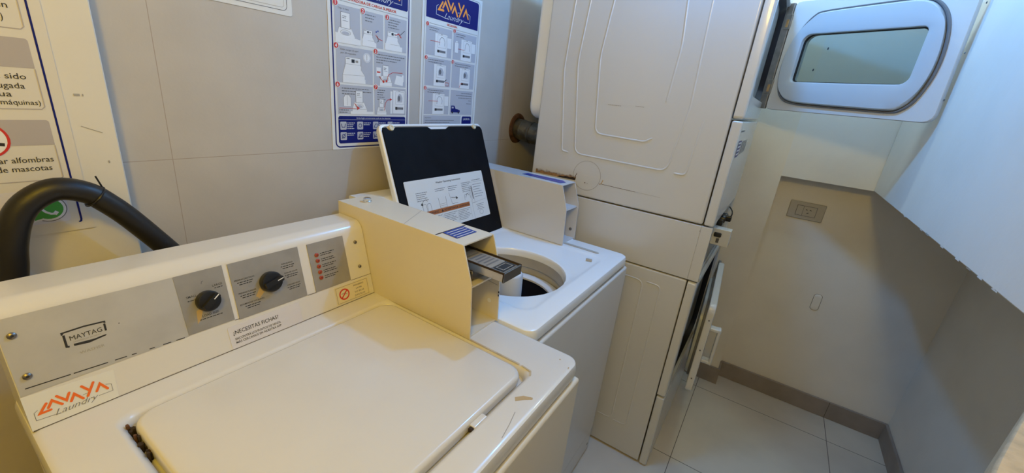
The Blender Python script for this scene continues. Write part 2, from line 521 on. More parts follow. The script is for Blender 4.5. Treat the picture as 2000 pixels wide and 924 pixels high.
def deck_and_cabinet(t, deck_mat, front_mat, side_mat, hole):
    W, D, H = 0.69, 0.65, 0.912
    mb = MB()
    if hole == 'lid':
        mb.box((0.005, 0.004, 0.03), (W - 0.005, D - 0.01, 0.868), side_mat, 0.006, 2)
    else:
        mb.box((0.005, 0.004, 0.03), (W - 0.005, D - 0.01, 0.50), side_mat, 0.006, 2)
        for lo, hi in (((0.005, 0.004, 0.49), (0.011, D - 0.01, 0.872)), ((W - 0.011, 0.004, 0.49), (W - 0.005, D - 0.01, 0.872)), ((0.005, 0.012, 0.49), (W - 0.005, 0.016, 0.872)), ((0.005, D - 0.014, 0.49), (W - 0.005, D - 0.01, 0.872))):
            mb.box(lo, hi, side_mat)
    for x in (0.05, W - 0.05):
        for y in (0.05, D - 0.06):
            mb.lathe([(0.02, 0.0), (0.022, 0.012), (0.014, 0.014), (0.014, 0.035)], 'black', (x, y, 0), n=14, cap0=True, cap1=True)
    mb.build('cabinet', t)
    mb = MB()
    mb.box((0.003, -0.006, 0.115), (W - 0.003, 0.016, 0.868), front_mat, 0.007, 3)
    mb.build('front_panel', t)
    mb = MB()
    mb.box((0.006, -0.004, 0.012), (W - 0.006, 0.016, 0.112), front_mat, 0.004, 2)
    pk = Pl((0, -0.0042, 0), (1, 0, 0), (0, 0, 1), (0, -1, 0))
    for x in (0.03, W - 0.03):
        pk.disc(mb, x, 0.045, 0.006, 0.0, 'ink', 10)
    mb.build('kick_panel', t)
    # deck
    R = 0.03
    o = lambda i, z, e=0.0: [(x, y, z) for x, y in rrect(i, i, W - i, D + 0.0 - i, R - min(i, 0.02), 7, 10)]
    loops = [o(0.004, 0.874), o(0.0, 0.880), o(0.0, 0.900), o(0.003, 0.908), o(0.011, H)]
    mb = MB()
    if hole == 'lid':
        x0, y0, x1, y1, r = 0.079, 0.060, 0.581, 0.472, 0.026
        h = lambda i, z: [(x, y, z) for x, y in rrect(x0 + i, y0 + i, x1 - i, y1 - i, r, 7, 10)]
        loops += [h(-0.008, H), h(-0.003, H - 0.002), h(0.002, H - 0.007), h(0.004, H - 0.018), h(0.012, H - 0.021)]
        mb.loft(loops, deck_mat, False, True)
    else:
        x0, y0, x1, y1, r = 0.079, 0.060, 0.581, 0.472, 0.045
        base = rrect(x0, y0, x1, y1, r, 7, 10)
        h = lambda i, z: [(x, y, z) for x, y in rrect(x0 + i, y0 + i, x1 - i, y1 - i, r, 7, 10)]
        c = lambda rr, z: [(x, y, z) for x, y in circle_like(0.280, 0.252, rr, base)]
        loops += [h(-0.012, H), h(-0.002, H - 0.003), h(0.010, H - 0.008), c(0.188, H - 0.009), c(0.181, H - 0.011), c(0.177, H - 0.018), c(0.176, H - 0.035)]
        mb.loft(loops, deck_mat)
    return mb

def coin_box(t, mat, z0, top, slide):
    """open fronted sheet metal meter case standing on the right of the deck"""
    x0, x1 = 0.583, 0.689
    prof = [(0.660, z0), (0.660, top), (0.252, top), (0.2235, top - 0.082), (0.217, z0)]
    mb = MB()
    th = 0.003
    for a in (x0, x1 - th):
        mb.prism(prof, a, a + th, mat, lambda y, z, d: (d, y, z))
    mb.box((x0 + th, 0.2525, top - th), (x1 - th, 0.6565, top - 0.0002), mat)
    mb.box((x0 + th, 0.6565, z0), (x1 - th, 0.6598, top - 0.0002), mat)
    mb.box((x0 + th, 0.222, z0), (x1 - th, 0.657, z0 + 0.004), 'paper_w' if slide else mat)
    mb.box((x0 + th, 0.228, top - 0.092), (x1 - th, 0.40, top - 0.088), mat)                 # shelf between the bays
    mb.box((x0 + th, 0.300, z0), (x1 - th, 0.304, top - 0.09), mat)                          # back of the lower bay
    mb.box((x0 + th, 0.330, top - 0.09), (x1 - th, 0.334, top), 'grime' if slide else mat)   # back of the upper bay
    box = mb.build('coin_box', t)
    return box, (x0, x1, top)

PTOP = lambda z: Pl((0, 0, z), (1, 0, 0), (0, 1, 0), (0, 0, 1))

def console(t, mat, x0, x1):
    prof = [(0.525, 0.912), (0.5676, 1.068), (0.573, 1.079), (0.583, 1.087), (0.594, 1.090), (0.652, 1.090), (0.656, 1.086), (0.656, 0.86), (0.60, 0.86)]
    mb = MB()
    n = len(prof)
    L = [[(x, y, z) for y, z in prof] for x in (x0, x0 + 0.001, x1 - 0.001, x1)]
    mb.loft(L, mat, True, True)
    return mb.build('control_console', t)

# ---- the near washer, lid shut
W1 = thing('washing_machine', (0.029, 0.232, 0), 'nearest top-loading washer, aged white, lid shut, control console of dials along the back', 'washing machine')
mb = deck_and_cabinet(W1, 'enamel_old', 'enamel_cream', 'enamel_cream', 'lid')
pt = PTOP(0.9123)
pt.poly(mb, [(0.492, 0.040), (0.505, 0.030), (0.515, 0.018), (0.520, 0.020), (0.513, 0.036), (0.500, 0.046)], 0.0, 'tan')
pt.line(mb, [(0.47, 0.026), (0.44, 0.018), (0.41, 0.012)], 0.0012, 0.0, 'mark')
pt.disc(mb, 0.655, 0.034, 0.0018, 0.0, 'tan', 8); pt.disc(mb, 0.642, 0.008, 0.0016, 0.0, 'tan', 8)
pt.line(mb, [(0.585, 0.09), (0.585, 0.30), (0.5845, 0.452)], 0.0045, 0.0001, 'groove_stain')
pt.line(mb, [(0.57, 0.0555), (0.5815, 0.062), (0.585, 0.085)], 0.0035, 0.0001, 'groove_stain')
mb.build('deck', W1)
mb = MB()
x0, y0, x1, y1 = 0.088, 0.069, 0.572, 0.462
l = lambda i, z, r=0.03: [(x, y, z) for x, y in rrect(x0 + i, y0 + i, x1 - i, y1 - i, r)]
mb.loft([l(0.004, 0.894), l(0, 0.898), l(0, 0.909), l(0.002, 0.914), l(0.007, 0.9165), l(0.03, 0.918), l(0.10, 0.9195), l(0.17, 0.920, 0.01)], 'enamel_old', True, True)
lid = mb.build('lid', W1)
# rusted hinge corner at the back left of the lid gap
mb = MB()
import random
rnd = random.Random(4)
for i in range(16):
    y = 0.452 - 0.085 * (i / 16) + rnd.uniform(-0.004, 0.004); x = 0.084 + rnd.uniform(-0.002, 0.006)
    s = rnd.uniform(0.0016, 0.0036) * (1.1 if i < 11 else 0.6)
    pts = []
    for k in range(7):
        a = 2 * PI * k / 7; pts.append((x + s * (0.7 + rnd.random() * 0.5) * math.cos(a), y + s * (0.8 + rnd.random() * 0.8) * math.sin(a)))
    mb.prism(pts, 0.892, 0.9085 + rnd.uniform(-0.005, 0.004), 'grime' if i % 6 else 'rust', lambda a, b, d: (a, b, d))
mb.build('rust_flakes', W1)
mb = MB()
mb.box((0.40, 0.058, 0.896), (0.435, 0.070, 0.9105), 'enamel_old', 0.003, 2)
mb.box((0.392, 0.0585, 0.9045), (0.399, 0.066, 0.9115), 'grime', 0.001, 1)
mb.build('lid_catch', W1)
con = console(W1, 'enamel_old', 0.004, 0.582)
CP = Pl((0.005, 0.525, 0.912), (1, 0, 0), CV, Vector((1, 0, 0)).cross(CV))
F = 0.0008
mb = MB()
CP.sheet(mb, [(0.0, 0.053), (0.195, 0.055), (0.195, 0.1620), (0.0, 0.1635)], 0.0, F, 'silver')
x = 0.006
for a, b in ((0.006, 0.05), (0.053, 0.09), (0.098, 0.112), (0.118, 0.124), (0.14, 0.147), (0.158, 0.169), (0.176, 0.188)):
    CP.line(mb, [(a, 0.0624 - (a - 0.006) * 0.04), (b, 0.0624 - (b - 0.006) * 0.04)], 0.0014, F + 0.0002, 'ink')
CP.line(mb, [(0.0545, 0.1195), (0.0545, 0.1225), (0.0775, 0.1237), (0.1, 0.1222), (0.1, 0.120)], 0.0022, F + 0.0002, 'ink')
CP.line(mb, [(0.0556, 0.119), (0.0552, 0.1015), (0.058, 0.1005)], 0.0026, F + 0.0002, 'ink')
CP.line(mb, [(0.0992, 0.119), (0.0988, 0.108)], 0.0024, F + 0.0002, 'ink')
CP.poly(mb, [(0.0625, 0.1028), (0.0625, 0.0995), (0.078, 0.0975), (0.097, 0.1005), (0.0985, 0.1025), (0.092, 0.1022), (0.085, 0.1012)], F + 0.0002, 'ink')
CP.text(mb, 'MAYTAG', 0.0778, 0.1085, F + 0.0003, 'ink', h=0.0068, w=0.0345, align='C')
CP.text(mb, 'COMMERCIAL LAUNDRY', 0.0778, 0.1045, F + 0.0003, 'ink_lt', h=0.0018, w=0.030, align='C')
CP.text(mb, 'WASHER', 0.079, 0.0850, F + 0.0003, 'ink_lt', h=0.0042, w=0.027, align='C', bold=-0.015)
CP.disc(mb, 0.115, 0.113, 0.0008, F + 0.0002, 'ink', 8)
mb.build('faceplate', con)
mb = MB()
CP.sheet(mb, [(0.1945, 0.0560), (0.2675, 0.0560), (0.2685, 0.1620), (0.1945, 0.1620)], 0.0, F * 1.6, 'silver_dk')
K = F * 1.6 + 0.0002
CP.text(mb, 'SMALL', 0.2125, 0.1195, K, 'ink', h=0.0038, align='C', bold=0.005); CP.scribble(mb, 0.2110, 0.1135, 0.011, K, 'ink', 1, 0.0022, align='C')
CP.text(mb, 'LARGE', 0.2545, 0.1280, K, 'ink', h=0.0038, align='C', bold=0.005); CP.scribble(mb, 0.2555, 0.1240, 0.013, K, 'ink', 1, 0.0022, align='C')
CP.text(mb, 'LOAD SIZE', 0.2335, 0.0795, K, 'ink', h=0.0042, w=0.026, align='C', bold=0.005); CP.scribble(mb, 0.2335, 0.0752, 0.036, K, 'ink', 1, 0.0022, align='C')
CP.line(mb, [(0.2310, 0.138), (0.2325, 0.1425), (0.2350, 0.1428)], 0.001, K, 'ink_g')
CP.poly(mb, [(0.214, 0.094), (0.226, 0.098), (0.217, 0.076), (0.211, 0.070)], K, 'tan')  # cast shadow of the load knob, painted on the plate
mb.build('load_size_plate', con)
mb = MB()
CP.sheet(mb, [(0.2755, 0.0525), (0.4110, 0.0525), (0.4120, 0.1610), (0.2775, 0.1610)], 0.0, F * 1.6, 'silver_dk')
for a, b, ws in ((0.300, 0.121, ('PRENDAS DELICADAS', 'DELICADO & LANAS', 'AGUA FRIA')), (0.300, 0.095, ('PRENDAS PLANCHA', 'PERMANENTE', 'AGUA TIBIA')), (0.304, 0.073, ('ESTAMPADOS Y/O SUAVES', 'AGUA FRIA', 'AGUA TIBIA')),
                 (0.384, 0.128, ('ROPA BLANCA', 'HOT', 'AGUA CALIENTE')), (0.388, 0.108, ('ROPA DE COLOR', 'WARM', 'AGUA TIBIA')), (0.388, 0.082, ('COLORES VIVOS', 'BRIGHT COLORS', 'AGUA FRIA'))):
    CP.text(mb, ws[0], a, b + 0.004, K, 'ink', h=0.0028, align='C', w=min(0.046, 0.0021 * len(ws[0])), bold=0.01)
    CP.scribble(mb, a, b - 0.0006, 0.028, K, 'ink', 2, 0.0024, 0.0042, 'C', (1, .8))
CP.poly(mb, [(0.322, 0.100), (0.336, 0.096), (0.318, 0.080), (0.312, 0.086)], K, 'tan')  # painted shadow falling to the lower left of the cycle knob
CP.disc(mb, 0.3448, 0.1055, 0.0225, K, 'ink_lt', 24)
mb.build('cycle_plate', con)
mb = MB()
CP.sheet(mb, [(0.4315, 0.0520), (0.5200, 0.0520), (0.5205, 0.1605), (0.4325, 0.1600)], 0.0, F * 1.6, 'silver_dk')
for i in range(5):
    b = 0.1325 - i * 0.0130
    CP.scribble(mb, 0.458, b + 0.0005, 0.034, K, 'ink', 2, 0.0026, 0.0044, 'L', (0.9, 1.0) if i % 2 else (1.0, 0.8))
mb.build('indicator_plate', con)
for i in range(5):
    mb = MB()
    b = 0.1325 - i * 0.0130
    o = CP.p(0.4495, b, K)
    mb.lathe([(0.0046, 0.0), (0.0046, 0.0012), (0.0036, 0.002), (0.0, 0.0022)], 'amberlens', o, CP.n, 16)
    CP.disc(mb, 0.4495, b, 0.0012, 0.004, 'ink', 8)
    mb.build('indicator_lamp', con)
def knob(a, b, r, ang):
    mb = MB()
    o = CP.p(a, b, 0.0012)
    mb.lathe([(r, 0.0), (r, 0.010), (r * 0.93, 0.0125), (r * 0.82, 0.0130), (0.0, 0.0130)], 'black', o, CP.n, 30)
    kp = Pl(CP.p(a, b, 0.0012), CP.u * math.cos(ang) + CP.v * math.sin(ang), CP.u * -math.sin(ang) + CP.v * math.cos(ang), CP.n)
    mb.prism(rrect(-r * 0.86, -r * 0.27, r * 0.9, r * 0.27, 0.003, 3), 0.0125, 0.0215, 'black', kp.p)
    kp.rect(mb, r * 0.28, -0.0009, r * 0.86, 0.0009, 0.0218, 'white')
    return mb.build('knob', con)
knob(0.2335, 0.1065, 0.0185, math.radians(38))
knob(0.3435, 0.1065, 0.0205, math.radians(14))
for a, b in ((0.0115, 0.1385), (0.0118, 0.0784), (0.5505, 0.1374), (0.5502, 0.0772)):
    mb = MB()
    big = a < 0.1
    r = 0.0048 if big else 0.004
    mb.lathe([(r, 0.0), (r * 0.95, 0.002), (r * 0.6, 0.0032), (0.0, 0.0034)], 'screw', CP.p(a, b, F), CP.n, 14)
    CP.disc(mb, a, b, r * 0.4, F + 0.0036, 'ink', 6)
    mb.build('screw', con)
# cap seam of the console's right end
mb = MB()
CP.line(mb, [(0.0, 0.0535), (0.195, 0.0555)], 0.0009, 0.0005, 'joint')
CP.line(mb, [(0.268, 0.0545), (0.276, 0.0540)], 0.0012, 0.0005, 'joint'); CP.line(mb, [(0.412, 0.052), (0.432, 0.0515)], 0.0012, 0.0005, 'joint')
CP.line(mb, [(0.521, 0.0508), (0.577, 0.0502)], 0.0009, 0.0005, 'joint')
CP.line(mb, [(0.0, 0.0006), (0.577, 0.0006)], 0.0012, 0.0007, 'joint')
mb.build('panel_seam', con)
mb = MB()
CP.sheet(mb, [(-0.001, 0.0008), (0.0895, 0.0008), (0.0935, 0.0450), (-0.001, 0.0520)], 0.0, 0.0006, 'paper')
logo_lavaya(CP, mb, 0.0055, 0.0110, 0.0805, 0.0008, 'orange', 'ink_g', 'ink_g')
o = mb.build('logo_sticker', con); o['label'] = 'white sticker with orange zig-zag lettering'
mb = MB()
CP.sheet(mb, rrect(0.2520, 0.0008, 0.3895, 0.0450, 0.003, 3), 0.0, 0.0006, 'paper_l')
CP.text(mb, '\u00bfNECESITAS FICHAS?', 0.259, 0.0275, 0.0008, 'ink', h=0.0076, w=0.0845, bold=0.008)
CP.text(mb, 'ENCONTR\u00c1 LOS PUNTOS DE VENTA', 0.2605, 0.0165, 0.0008, 'ink', h=0.0044, w=0.0850, bold=0.012)
CP.text(mb, 'M\u00c1S CERCANOS EN NUESTRA APP', 0.2605, 0.0095, 0.0008, 'ink', h=0.0044, w=0.0850, bold=0.012)
o = mb.build('token_sticker', con); o['label'] = 'pale lilac sticker with black lettering'
mb = MB()
CP.sheet(mb, rrect(0.4740, 0.0035, 0.5650, 0.0455, 0.002, 3), 0.0, 0.0006, 'ivory')
CP.frame(mb, 0.4770, 0.0060, 0.5620, 0.0430, 0.0007, 0.0008, 'ink_g')
CP.ring(mb, 0.4965, 0.0245, 0.0118, 0.0032, 0.0009, 'red', 28)
CP.line(mb, [(0.4890, 0.0170), (0.5040, 0.0320)], 0.0030, 0.00095, 'red')
CP.line(mb, [(0.489, 0.0262), (0.4965, 0.0275), (0.504, 0.0225)], 0.0016, 0.00085, 'ink_lt')
for i, wd in enumerate(('PROHIBIDO', 'LAVAR', 'Y/O SECAR', 'ZAPATILLAS')):
    CP.text(mb, wd, 0.537, 0.0345 - i * 0.0082, 0.0009, 'ink_g', h=0.0038, align='C', bold=0.006)
o = mb.build('no_shoes_sticker', con); o['label'] = 'ivory sticker with a red prohibition ring'
# coin box of the near washer
box, (bx0, bx1, btop) = coin_box(W1, 'enamel_cream', 0.912, 1.121, True)
mb = MB()
pt = PTOP(btop + 0.0004)
pt.line(mb, [(0.583, 0.425), (0.689, 0.475)], 0.0008, 0.0, 'ink_lt')
mb.build('lid_seam', box)
mb = MB()
mb.lathe([(0.011, 0.0), (0.011, 0.003), (0.0095, 0.0045), (0.0095, 0.009), (0.007, 0.0105), (0.0, 0.0105)], 'chrome', (0.633, 0.612, btop), n=20)
o = mb.build('lock', box); o['label'] = 'small round chrome lock'
mb = MB()
pt.sheet(mb, [(0.603, 0.286), (0.669, 0.285), (0.674, 0.330), (0.606, 0.329)], 0.0, 0.0005, 'blue')
for k in range(4):
    y = 0.2905 + 0.0102 * k
    pt.line(mb, [(0.608 + 0.0006 * k, y), (0.665 + 0.001 * k, y + 0.0004)], 0.0026, 0.0007, 'paper')
o = mb.build('instruction_sticker', box); o['label'] = 'blue sticker with white lines'
# coin slide
mb = MB()
mb.box((0.606, 0.162, 1.060), (0.672, 0.33, 1.078), 'steel', 0.001, 1)
mb.box((0.606, 0.1615, 1.0585), (0.673, 0.166, 1.0805), 'screw', 0.001, 1)
mb.box((0.6055, 0.162, 1.0775), (0.6075, 0.33, 1.0815), 'grime'); mb.box((0.6705, 0.162, 1.0775), (0.6725, 0.33, 1.0815), 'grime')
ps = PTOP(1.0784)
ps.rect(mb, 0.612, 0.20, 0.667, 0.29, 0.0, 'ink_lt'); ps.rect(mb, 0.618, 0.172, 0.664, 0.198, 0.0002, 'ink')
ps.frame(mb, 0.624, 0.176, 0.658, 0.194, 0.002, 0.0004, 'ink_lt')
for i in range(6):
    ps.rect(mb, 0.616 + 0.006 * (i % 2), 0.212 + 0.011 * i, 0.66, 0.217 + 0.011 * i, 0.0002, 'ink_g')
mb.box((0.598, 0.30, 1.075), (0.655, 0.328, 1.105), 'grime', 0.004, 2)
mb.box((0.602, 0.285, 1.082), (0.612, 0.31, 1.10), 'screw', 0.002, 1); mb.box((0.626, 0.288, 1.086), (0.634, 0.31, 1.108), 'steel', 0.002, 1)
mb.tube([(0.64, 0.31, 1.10), (0.655, 0.29, 1.108), (0.668, 0.30, 1.10)], 0.002, 'ink', 6)
mb.box((0.604, 0.24, 1.04), (0.674, 0.33, 1.0595), 'screw', 0.001, 1)
o = mb.build('coin_slide', box); o['label'] = 'steel coin slide, pulled out'
mb = MB()
pw = Pl((bx1 - 0.0035, 0, 0), (0, -1, 0), (0, 0, 1), (-1, 0, 0))
pw.disc(mb, -0.245, 0.958, 0.0055, 0.0, 'white', 14)
mb.build('case_hole', box)
mb = MB()
pw.line(mb, [(-0.30, 1.012), (-0.225, 1.004)], 0.0008, 0.0, 'ink_g')
mb.build('case_fold', box)
for b in (0.985, 0.977):
    mb = MB()
    pw.rect(mb, -0.2225, b, -0.2195, b + 0.005, 0.0, 'ink')
    mb.build('case_slot', box)

# ---- the second washer, lid open
W2 = thing('washing_machine', (0.728, 0.359, 0), 'second white top-loading washer by the dryer stack, black-lined lid standing open', 'washing machine')
mb = deck_and_cabinet(W2, 'enamel_white', 'enamel_front', 'enamel_white', 'tub')
pt = PTOP(0.9123)
mb.prism(rrect(0.6025, 0.085, 0.6165, 0.222, 0.007, 5), 0.910, 0.9145, 'tub', lambda a, b, d: (a, b, d))
mb.prism([(0.477, 0.092), (0.483, 0.078), (0.487, 0.080), (0.486, 0.096), (0.479, 0.099)], 0.905, 0.9135, 'tub', lambda a, b, d: (a + 0.05, b, d))
mb.build('deck', W2)
mb = MB()
cx, cy = 0.280, 0.252
mb.lathe([(0.1765, -0.0155), (0.1775, -0.05), (0.186, -0.055), (0.186, -0.30)], 'tub', (cx, cy, 0.892), n=40)
mb.build('tub', W2)
mb = MB()
mb.lathe([(0.183, -0.078), (0.165, -0.070), (0.152, -0.072), (0.146, -0.078), (0.146, -0.084), (0.155, -0.088)], 'agit', (cx, cy, 0.892), n=40)
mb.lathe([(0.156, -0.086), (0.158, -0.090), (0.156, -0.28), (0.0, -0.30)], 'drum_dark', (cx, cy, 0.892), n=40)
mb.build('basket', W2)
mb = MB()
mb.lathe([(0.075, -0.27), (0.056, -0.20), (0.050, -0.10), (0.047, -0.006), (0.042, 0.0), (0.0, 0.002)], 'agit', (cx, cy, 0.892), n=24)
for k in range(4):
    a = k * PI / 2 + 0.4
    mb.box((0.03, -0.005, -0.27), (0.10, 0.005, -0.20), 'agit', 0.002, 1, xf=lambda p, a=a: Vector((cx + p.x * math.cos(a) - p.y * math.sin(a), cy + p.x * math.sin(a) + p.y * math.cos(a), 0.892 + p.z)))
mb.build('agitator', W2)
console(W2, 'enamel_white', 0.004, 0.582)
# open lid: plane leaning back 21 degrees
LV = Vector((0, 0.15, 0.39)).normalized()
LP = Pl((0.088, 0.478, 0.900), (1, 0, 0), LV, Vector((1, 0, 0)).cross(LV))
LW, LH = 0.487, 0.423
mb = MB()
lp = lambda i, d, r=0.02: [LP.p(a, b, d) for a, b in rrect(i, i, LW - i, LH - i, r)]
mb.loft([lp(0.012, -0.024), lp(0.003, -0.020), lp(0.0, -0.013), lp(0.0, -0.003), lp(0.003, 0.0), lp(0.006, 0.0), lp(0.009, -0.004)], 'enamel_white', True, True)
lid2 = mb.build('lid', W2)
mb = MB()
poly = [(0.011, 0.004), (0.478, 0.004), (0.484, 0.012), (0.484, 0.400), (0.476, 0.412), (0.456, 0.413), (0.448, 0.404), (0.432, 0.404), (0.424, 0.413), (0.30, 0.413), (0.285, 0.405), (0.21, 0.405), (0.195, 0.413), (0.062, 0.413), (0.054, 0.404), (0.034, 0.404), (0.026, 0.413), (0.011, 0.412)]
LP.sheet(mb, poly, -0.005, 0.0015, 'black_lid')
o = mb.build('lid_lining', lid2); o['label'] = 'black lining of the lid'
for a in (0.044, 0.440):
    mb = MB()
    mb.lathe([(0.0095, -0.004), (0.0095, 0.003), (0.008, 0.0048), (0.0052, 0.005), (0.0035, 0.003), (0.0, 0.003)], 'ivory', LP.p(a, 0.4115, 0), LP.n, 18)
    mb.build('bumper', lid2)
mb = MB()
LP.sheet(mb, rrect(0.0396, 0.0780, 0.4270, 0.2475, 0.004, 3), 0.0015, 0.0021, 'paper')
D = 0.0024
LP.text(mb, 'Washer Operating Instructions', 0.236, 0.2275, D, 'ink', h=0.0058, w=0.125, align='C', bold=0.012)
for a, b, n in ((0.077, 0.205, 5), (0.163, 0.208, 2), (0.226, 0.208, 3), (0.297, 0.212, 6)):
    LP.scribble(mb, a, b, 0.05, D, 'ink_g', n, 0.003, 0.0062)
for a in (0.335,):
    LP.frame(mb, 0.340, 0.135, 0.352, 0.200, 0.0007, D, 'ink_g'); LP.rect(mb, 0.3455, 0.150, 0.349, 0.196, D, 'ink')
    LP.line(mb, [(0.335, 0.2105), (0.418, 0.2105)], 0.0006, D, 'ink_g')
    LP.scribble(mb, 0.358, 0.216, 0.05, D, 'ink', 1, 0.003); LP.scribble(mb, 0.358, 0.200, 0.052, D, 'ink_g', 6, 0.0028, 0.009)
    LP.line(mb, [(0.335, 0.135), (0.418, 0.142)], 0.0006, D, 'ink_g'); LP.line(mb, [(0.335, 0.080), (0.335, 0.2105)], 0.0006, D, 'ink_g')
    LP.scribble(mb, 0.378, 0.126, 0.045, D, 'ink_g', 4, 0.0028, 0.006, 'C'); LP.ring(mb, 0.378, 0.097, 0.011, 0.0009, D, 'ink_g', 16, 0.008)
for a in (0.095, 0.115):
    LP.frame(mb, a, 0.125, a + 0.016, 0.168, 0.0010, D, 'ink_g', 0.005)
LP.line(mb, [(0.093, 0.160), (0.100, 0.178), (0.112, 0.182), (0.120, 0.176)], 0.0012, D, 'ink'); LP.poly(mb, [(0.088, 0.168), (0.097, 0.164), (0.095, 0.175)], D, 'ink')
LP.line(mb, [(0.170, 0.180), (0.172, 0.145), (0.176, 0.140), (0.200, 0.140), (0.204, 0.145), (0.206, 0.180)], 0.0011, D, 'ink_g')
for k in range(3):
    LP.line(mb, [(0.174, 0.158 - k * 0.006), (0.202, 0.158 - k * 0.006)], 0.0008, D, 'ink_lt')
LP.line(mb, [(0.225, 0.190), (0.232, 0.150), (0.262, 0.150)], 0.0010, D, 'ink_g'); LP.line(mb, [(0.232, 0.172), (0.258, 0.168)], 0.0016, D, 'ink'); LP.poly(mb, [(0.256, 0.174), (0.266, 0.166), (0.256, 0.162)], D, 'ink')
LP.line(mb, [(0.300, 0.152), (0.302, 0.170), (0.330, 0.175), (0.334, 0.155)], 0.0010, D, 'ink_g'); LP.line(mb, [(0.306, 0.160), (0.318, 0.174), (0.328, 0.166)], 0.0014, D, 'ink')
LP.rect(mb, 0.100, 0.1290, 0.321, 0.1440, D, 'amber')
LP.text(mb, 'WARNING', 0.134, 0.1325, D + 0.0002, 'ink', h=0.0075, align='C', bold=0.012); LP.text(mb, '\u25b2 ADVERTENCIA', 0.215, 0.1325, D + 0.0002, 'ink', h=0.0075, align='C', bold=0.012)
LP.text(mb, 'ADVERTENCIA', 0.290, 0.1325, D + 0.0002, 'ink', h=0.0065, w=0.055, align='C', bold=0.012)
for a in (0.105, 0.180, 0.252):
    LP.scribble(mb, a, 0.1215, 0.066, D, 'ink_g', 7, 0.0028, 0.0056)
    LP.line(mb, [(a + 0.069, 0.082), (a + 0.069, 0.127)], 0.0005, D, 'ink_lt')
o = mb.build('instruction_label', lid2); o['label'] = 'white instruction label with an orange warning bar'
box, (bx0, bx1, btop) = coin_box(W2, 'case_grey', 0.912, 1.130, False)
mb = MB()
pt = PTOP(btop + 0.0004)
pt.sheet(mb, [(0.610, 0.275), (0.640, 0.268), (0.662, 0.290), (0.655, 0.440), (0.620, 0.445)], 0.0, 0.0005, 'blue')
for k in range(7):
    pt.line(mb, [(0.622, 0.30 + 0.019 * k), (0.650, 0.298 + 0.019 * k)], 0.003, 0.0007, 'navy')
o = mb.build('instruction_sticker', box); o['label'] = 'long blue sticker'
mb = MB()
mb.box((0.588, 0.262, 1.044), (0.606, 0.33, 1.118), 'grey_trim', 0.002, 1)
mb.build('meter_bracket', box)
mb = MB()
mb.lathe([(0.006, 0.0), (0.006, 0.002), (0.0, 0.0025)], 'grey_trim', (bx1 - 0.003, 0.240, 0.947), (-1, 0, 0), 14)
mb.build('screw', box)
mb = MB()
mb.lathe([(0.004, 0.0), (0.004, 0.002), (0.0, 0.0025)], 'grey_trim', (0.640, 0.635, btop), (0, 0, 1), 10)
mb.build('screw', box)

# ------------------------------------------------------------------ stacked dryers
ST = thing('stacked_dryer', (1.48, 0.12, 0), 'tall ivory two-high dryer stack with both doors open, beside the second washer', 'dryer')
SW, SD = 0.686, 0.72
def part(name, boxes, mat='enamel_dry', r=0.006):
    mb = MB()
    for lo, hi in boxes:
        mb.box(lo, hi, mat, r, 3)
    return mb
PS = Pl((0, 0, 0), (0, -1, 0), (0, 0, 1), (-1, 0, 0))       # left flank, a = -(y)
def fillet(pts, r, n=6):
    P = [Vector(p) for p in pts]
    out = [P[0]]
    for a, b, c in zip(P, P[1:], P[2:]):
        t1, t2 = (a - b), (c - b)
        rr = min(r, t1.length * 0.45, t2.length * 0.45)
        p0, p2 = b + t1.normalized() * rr, b + t2.normalized() * rr
        for k in range(n + 1):
            t = k / n
            out.append(p0 * (1 - t) ** 2 + b * 2 * t * (1 - t) + p2 * t ** 2)
    out.append(P[-1])
    return out
def ridge(mb, pts, r, mat, fr=0.03):
    L = [(0.0036, p.x - 0.12, p.y) for p in fillet(pts, fr)]
    e0, e1 = Vector(L[0]) - Vector(L[1]), Vector(L[-1]) - Vector(L[-2])
    L = [tuple(Vector(L[0]) + e0.normalized() * 0.012 + Vector((0.003, 0, 0)))] + L + [tuple(Vector(L[-1]) + e1.normalized() * 0.012 + Vector((0.003, 0, 0)))]
    mb.tube(L, r, mat, 12)
part('plinth', [((0.02, 0.04, 0.0), (SW - 0.02, SD - 0.05, 0.012))], 'dark_gap', 0.0).build('plinth', ST)
mb = part('lower_cabinet', [((0.0, 0.035, 0.008), (SW, SD, 0.858))])
for L in ([(0.375, 0.806), (0.302, 0.806), (0.302, 0.148), (0.36, 0.148)],
          [(0.285, 0.806), (0.236, 0.806), (0.236, 0.148), (0.290, 0.148)],
          [(0.70, 0.806), (0.65, 0.806), (0.65, 0.148), (0.70, 0.148)]):
    ridge(mb, L, 0.0048, 'enamel_dry')
mb.build('lower_cabinet', ST)
mb = part('control_section', [((0.0, 0.0355, 0.863), (SW, SD - 0.01, 1.063))], r=0.002)
mb.box((0.0, 0.0, 0.863), (0.012, 0.0356, 1.063), 'enamel_dry', 0.002, 2)
mb.box((SW - 0.012, 0.0, 0.863), (SW, 0.0356, 1.063), 'enamel_dry', 0.002, 2)
PS.disc(mb, -0.037, 1.045, 0.002, 0.0005, 'mark', 8)
mb.build('control_section', ST)
mb = part('upper_cabinet', [((0.0, 0.035, 1.067), (SW, SD, 1.90))], r=0.008)
for L in ([(0.742, 1.80), (0.754, 1.52), (0.716, 1.227), (0.692, 1.225)],
          [(0.232, 1.40), (0.247, 1.219), (0.280, 1.2195)],
          [(0.683, 1.80), (0.702, 1.55), (0.660, 1.225), (0.311, 1.221), (0.282, 1.43), (0.29, 1.80)],
          [(0.595, 1.80), (0.619, 1.573), (0.592, 1.310), (0.405, 1.307), (0.384, 1.321)],
          [(0.365, 1.78), (0.350, 1.62), (0.360, 1.45)]):
    ridge(mb, L, 0.0052, 'enamel_dry')
PS.line(mb, [(-0.44 + 0.03, 1.130), (-0.33, 1.129), (-0.28, 1.1285)], 0.0013, 0.0004, 'rust')
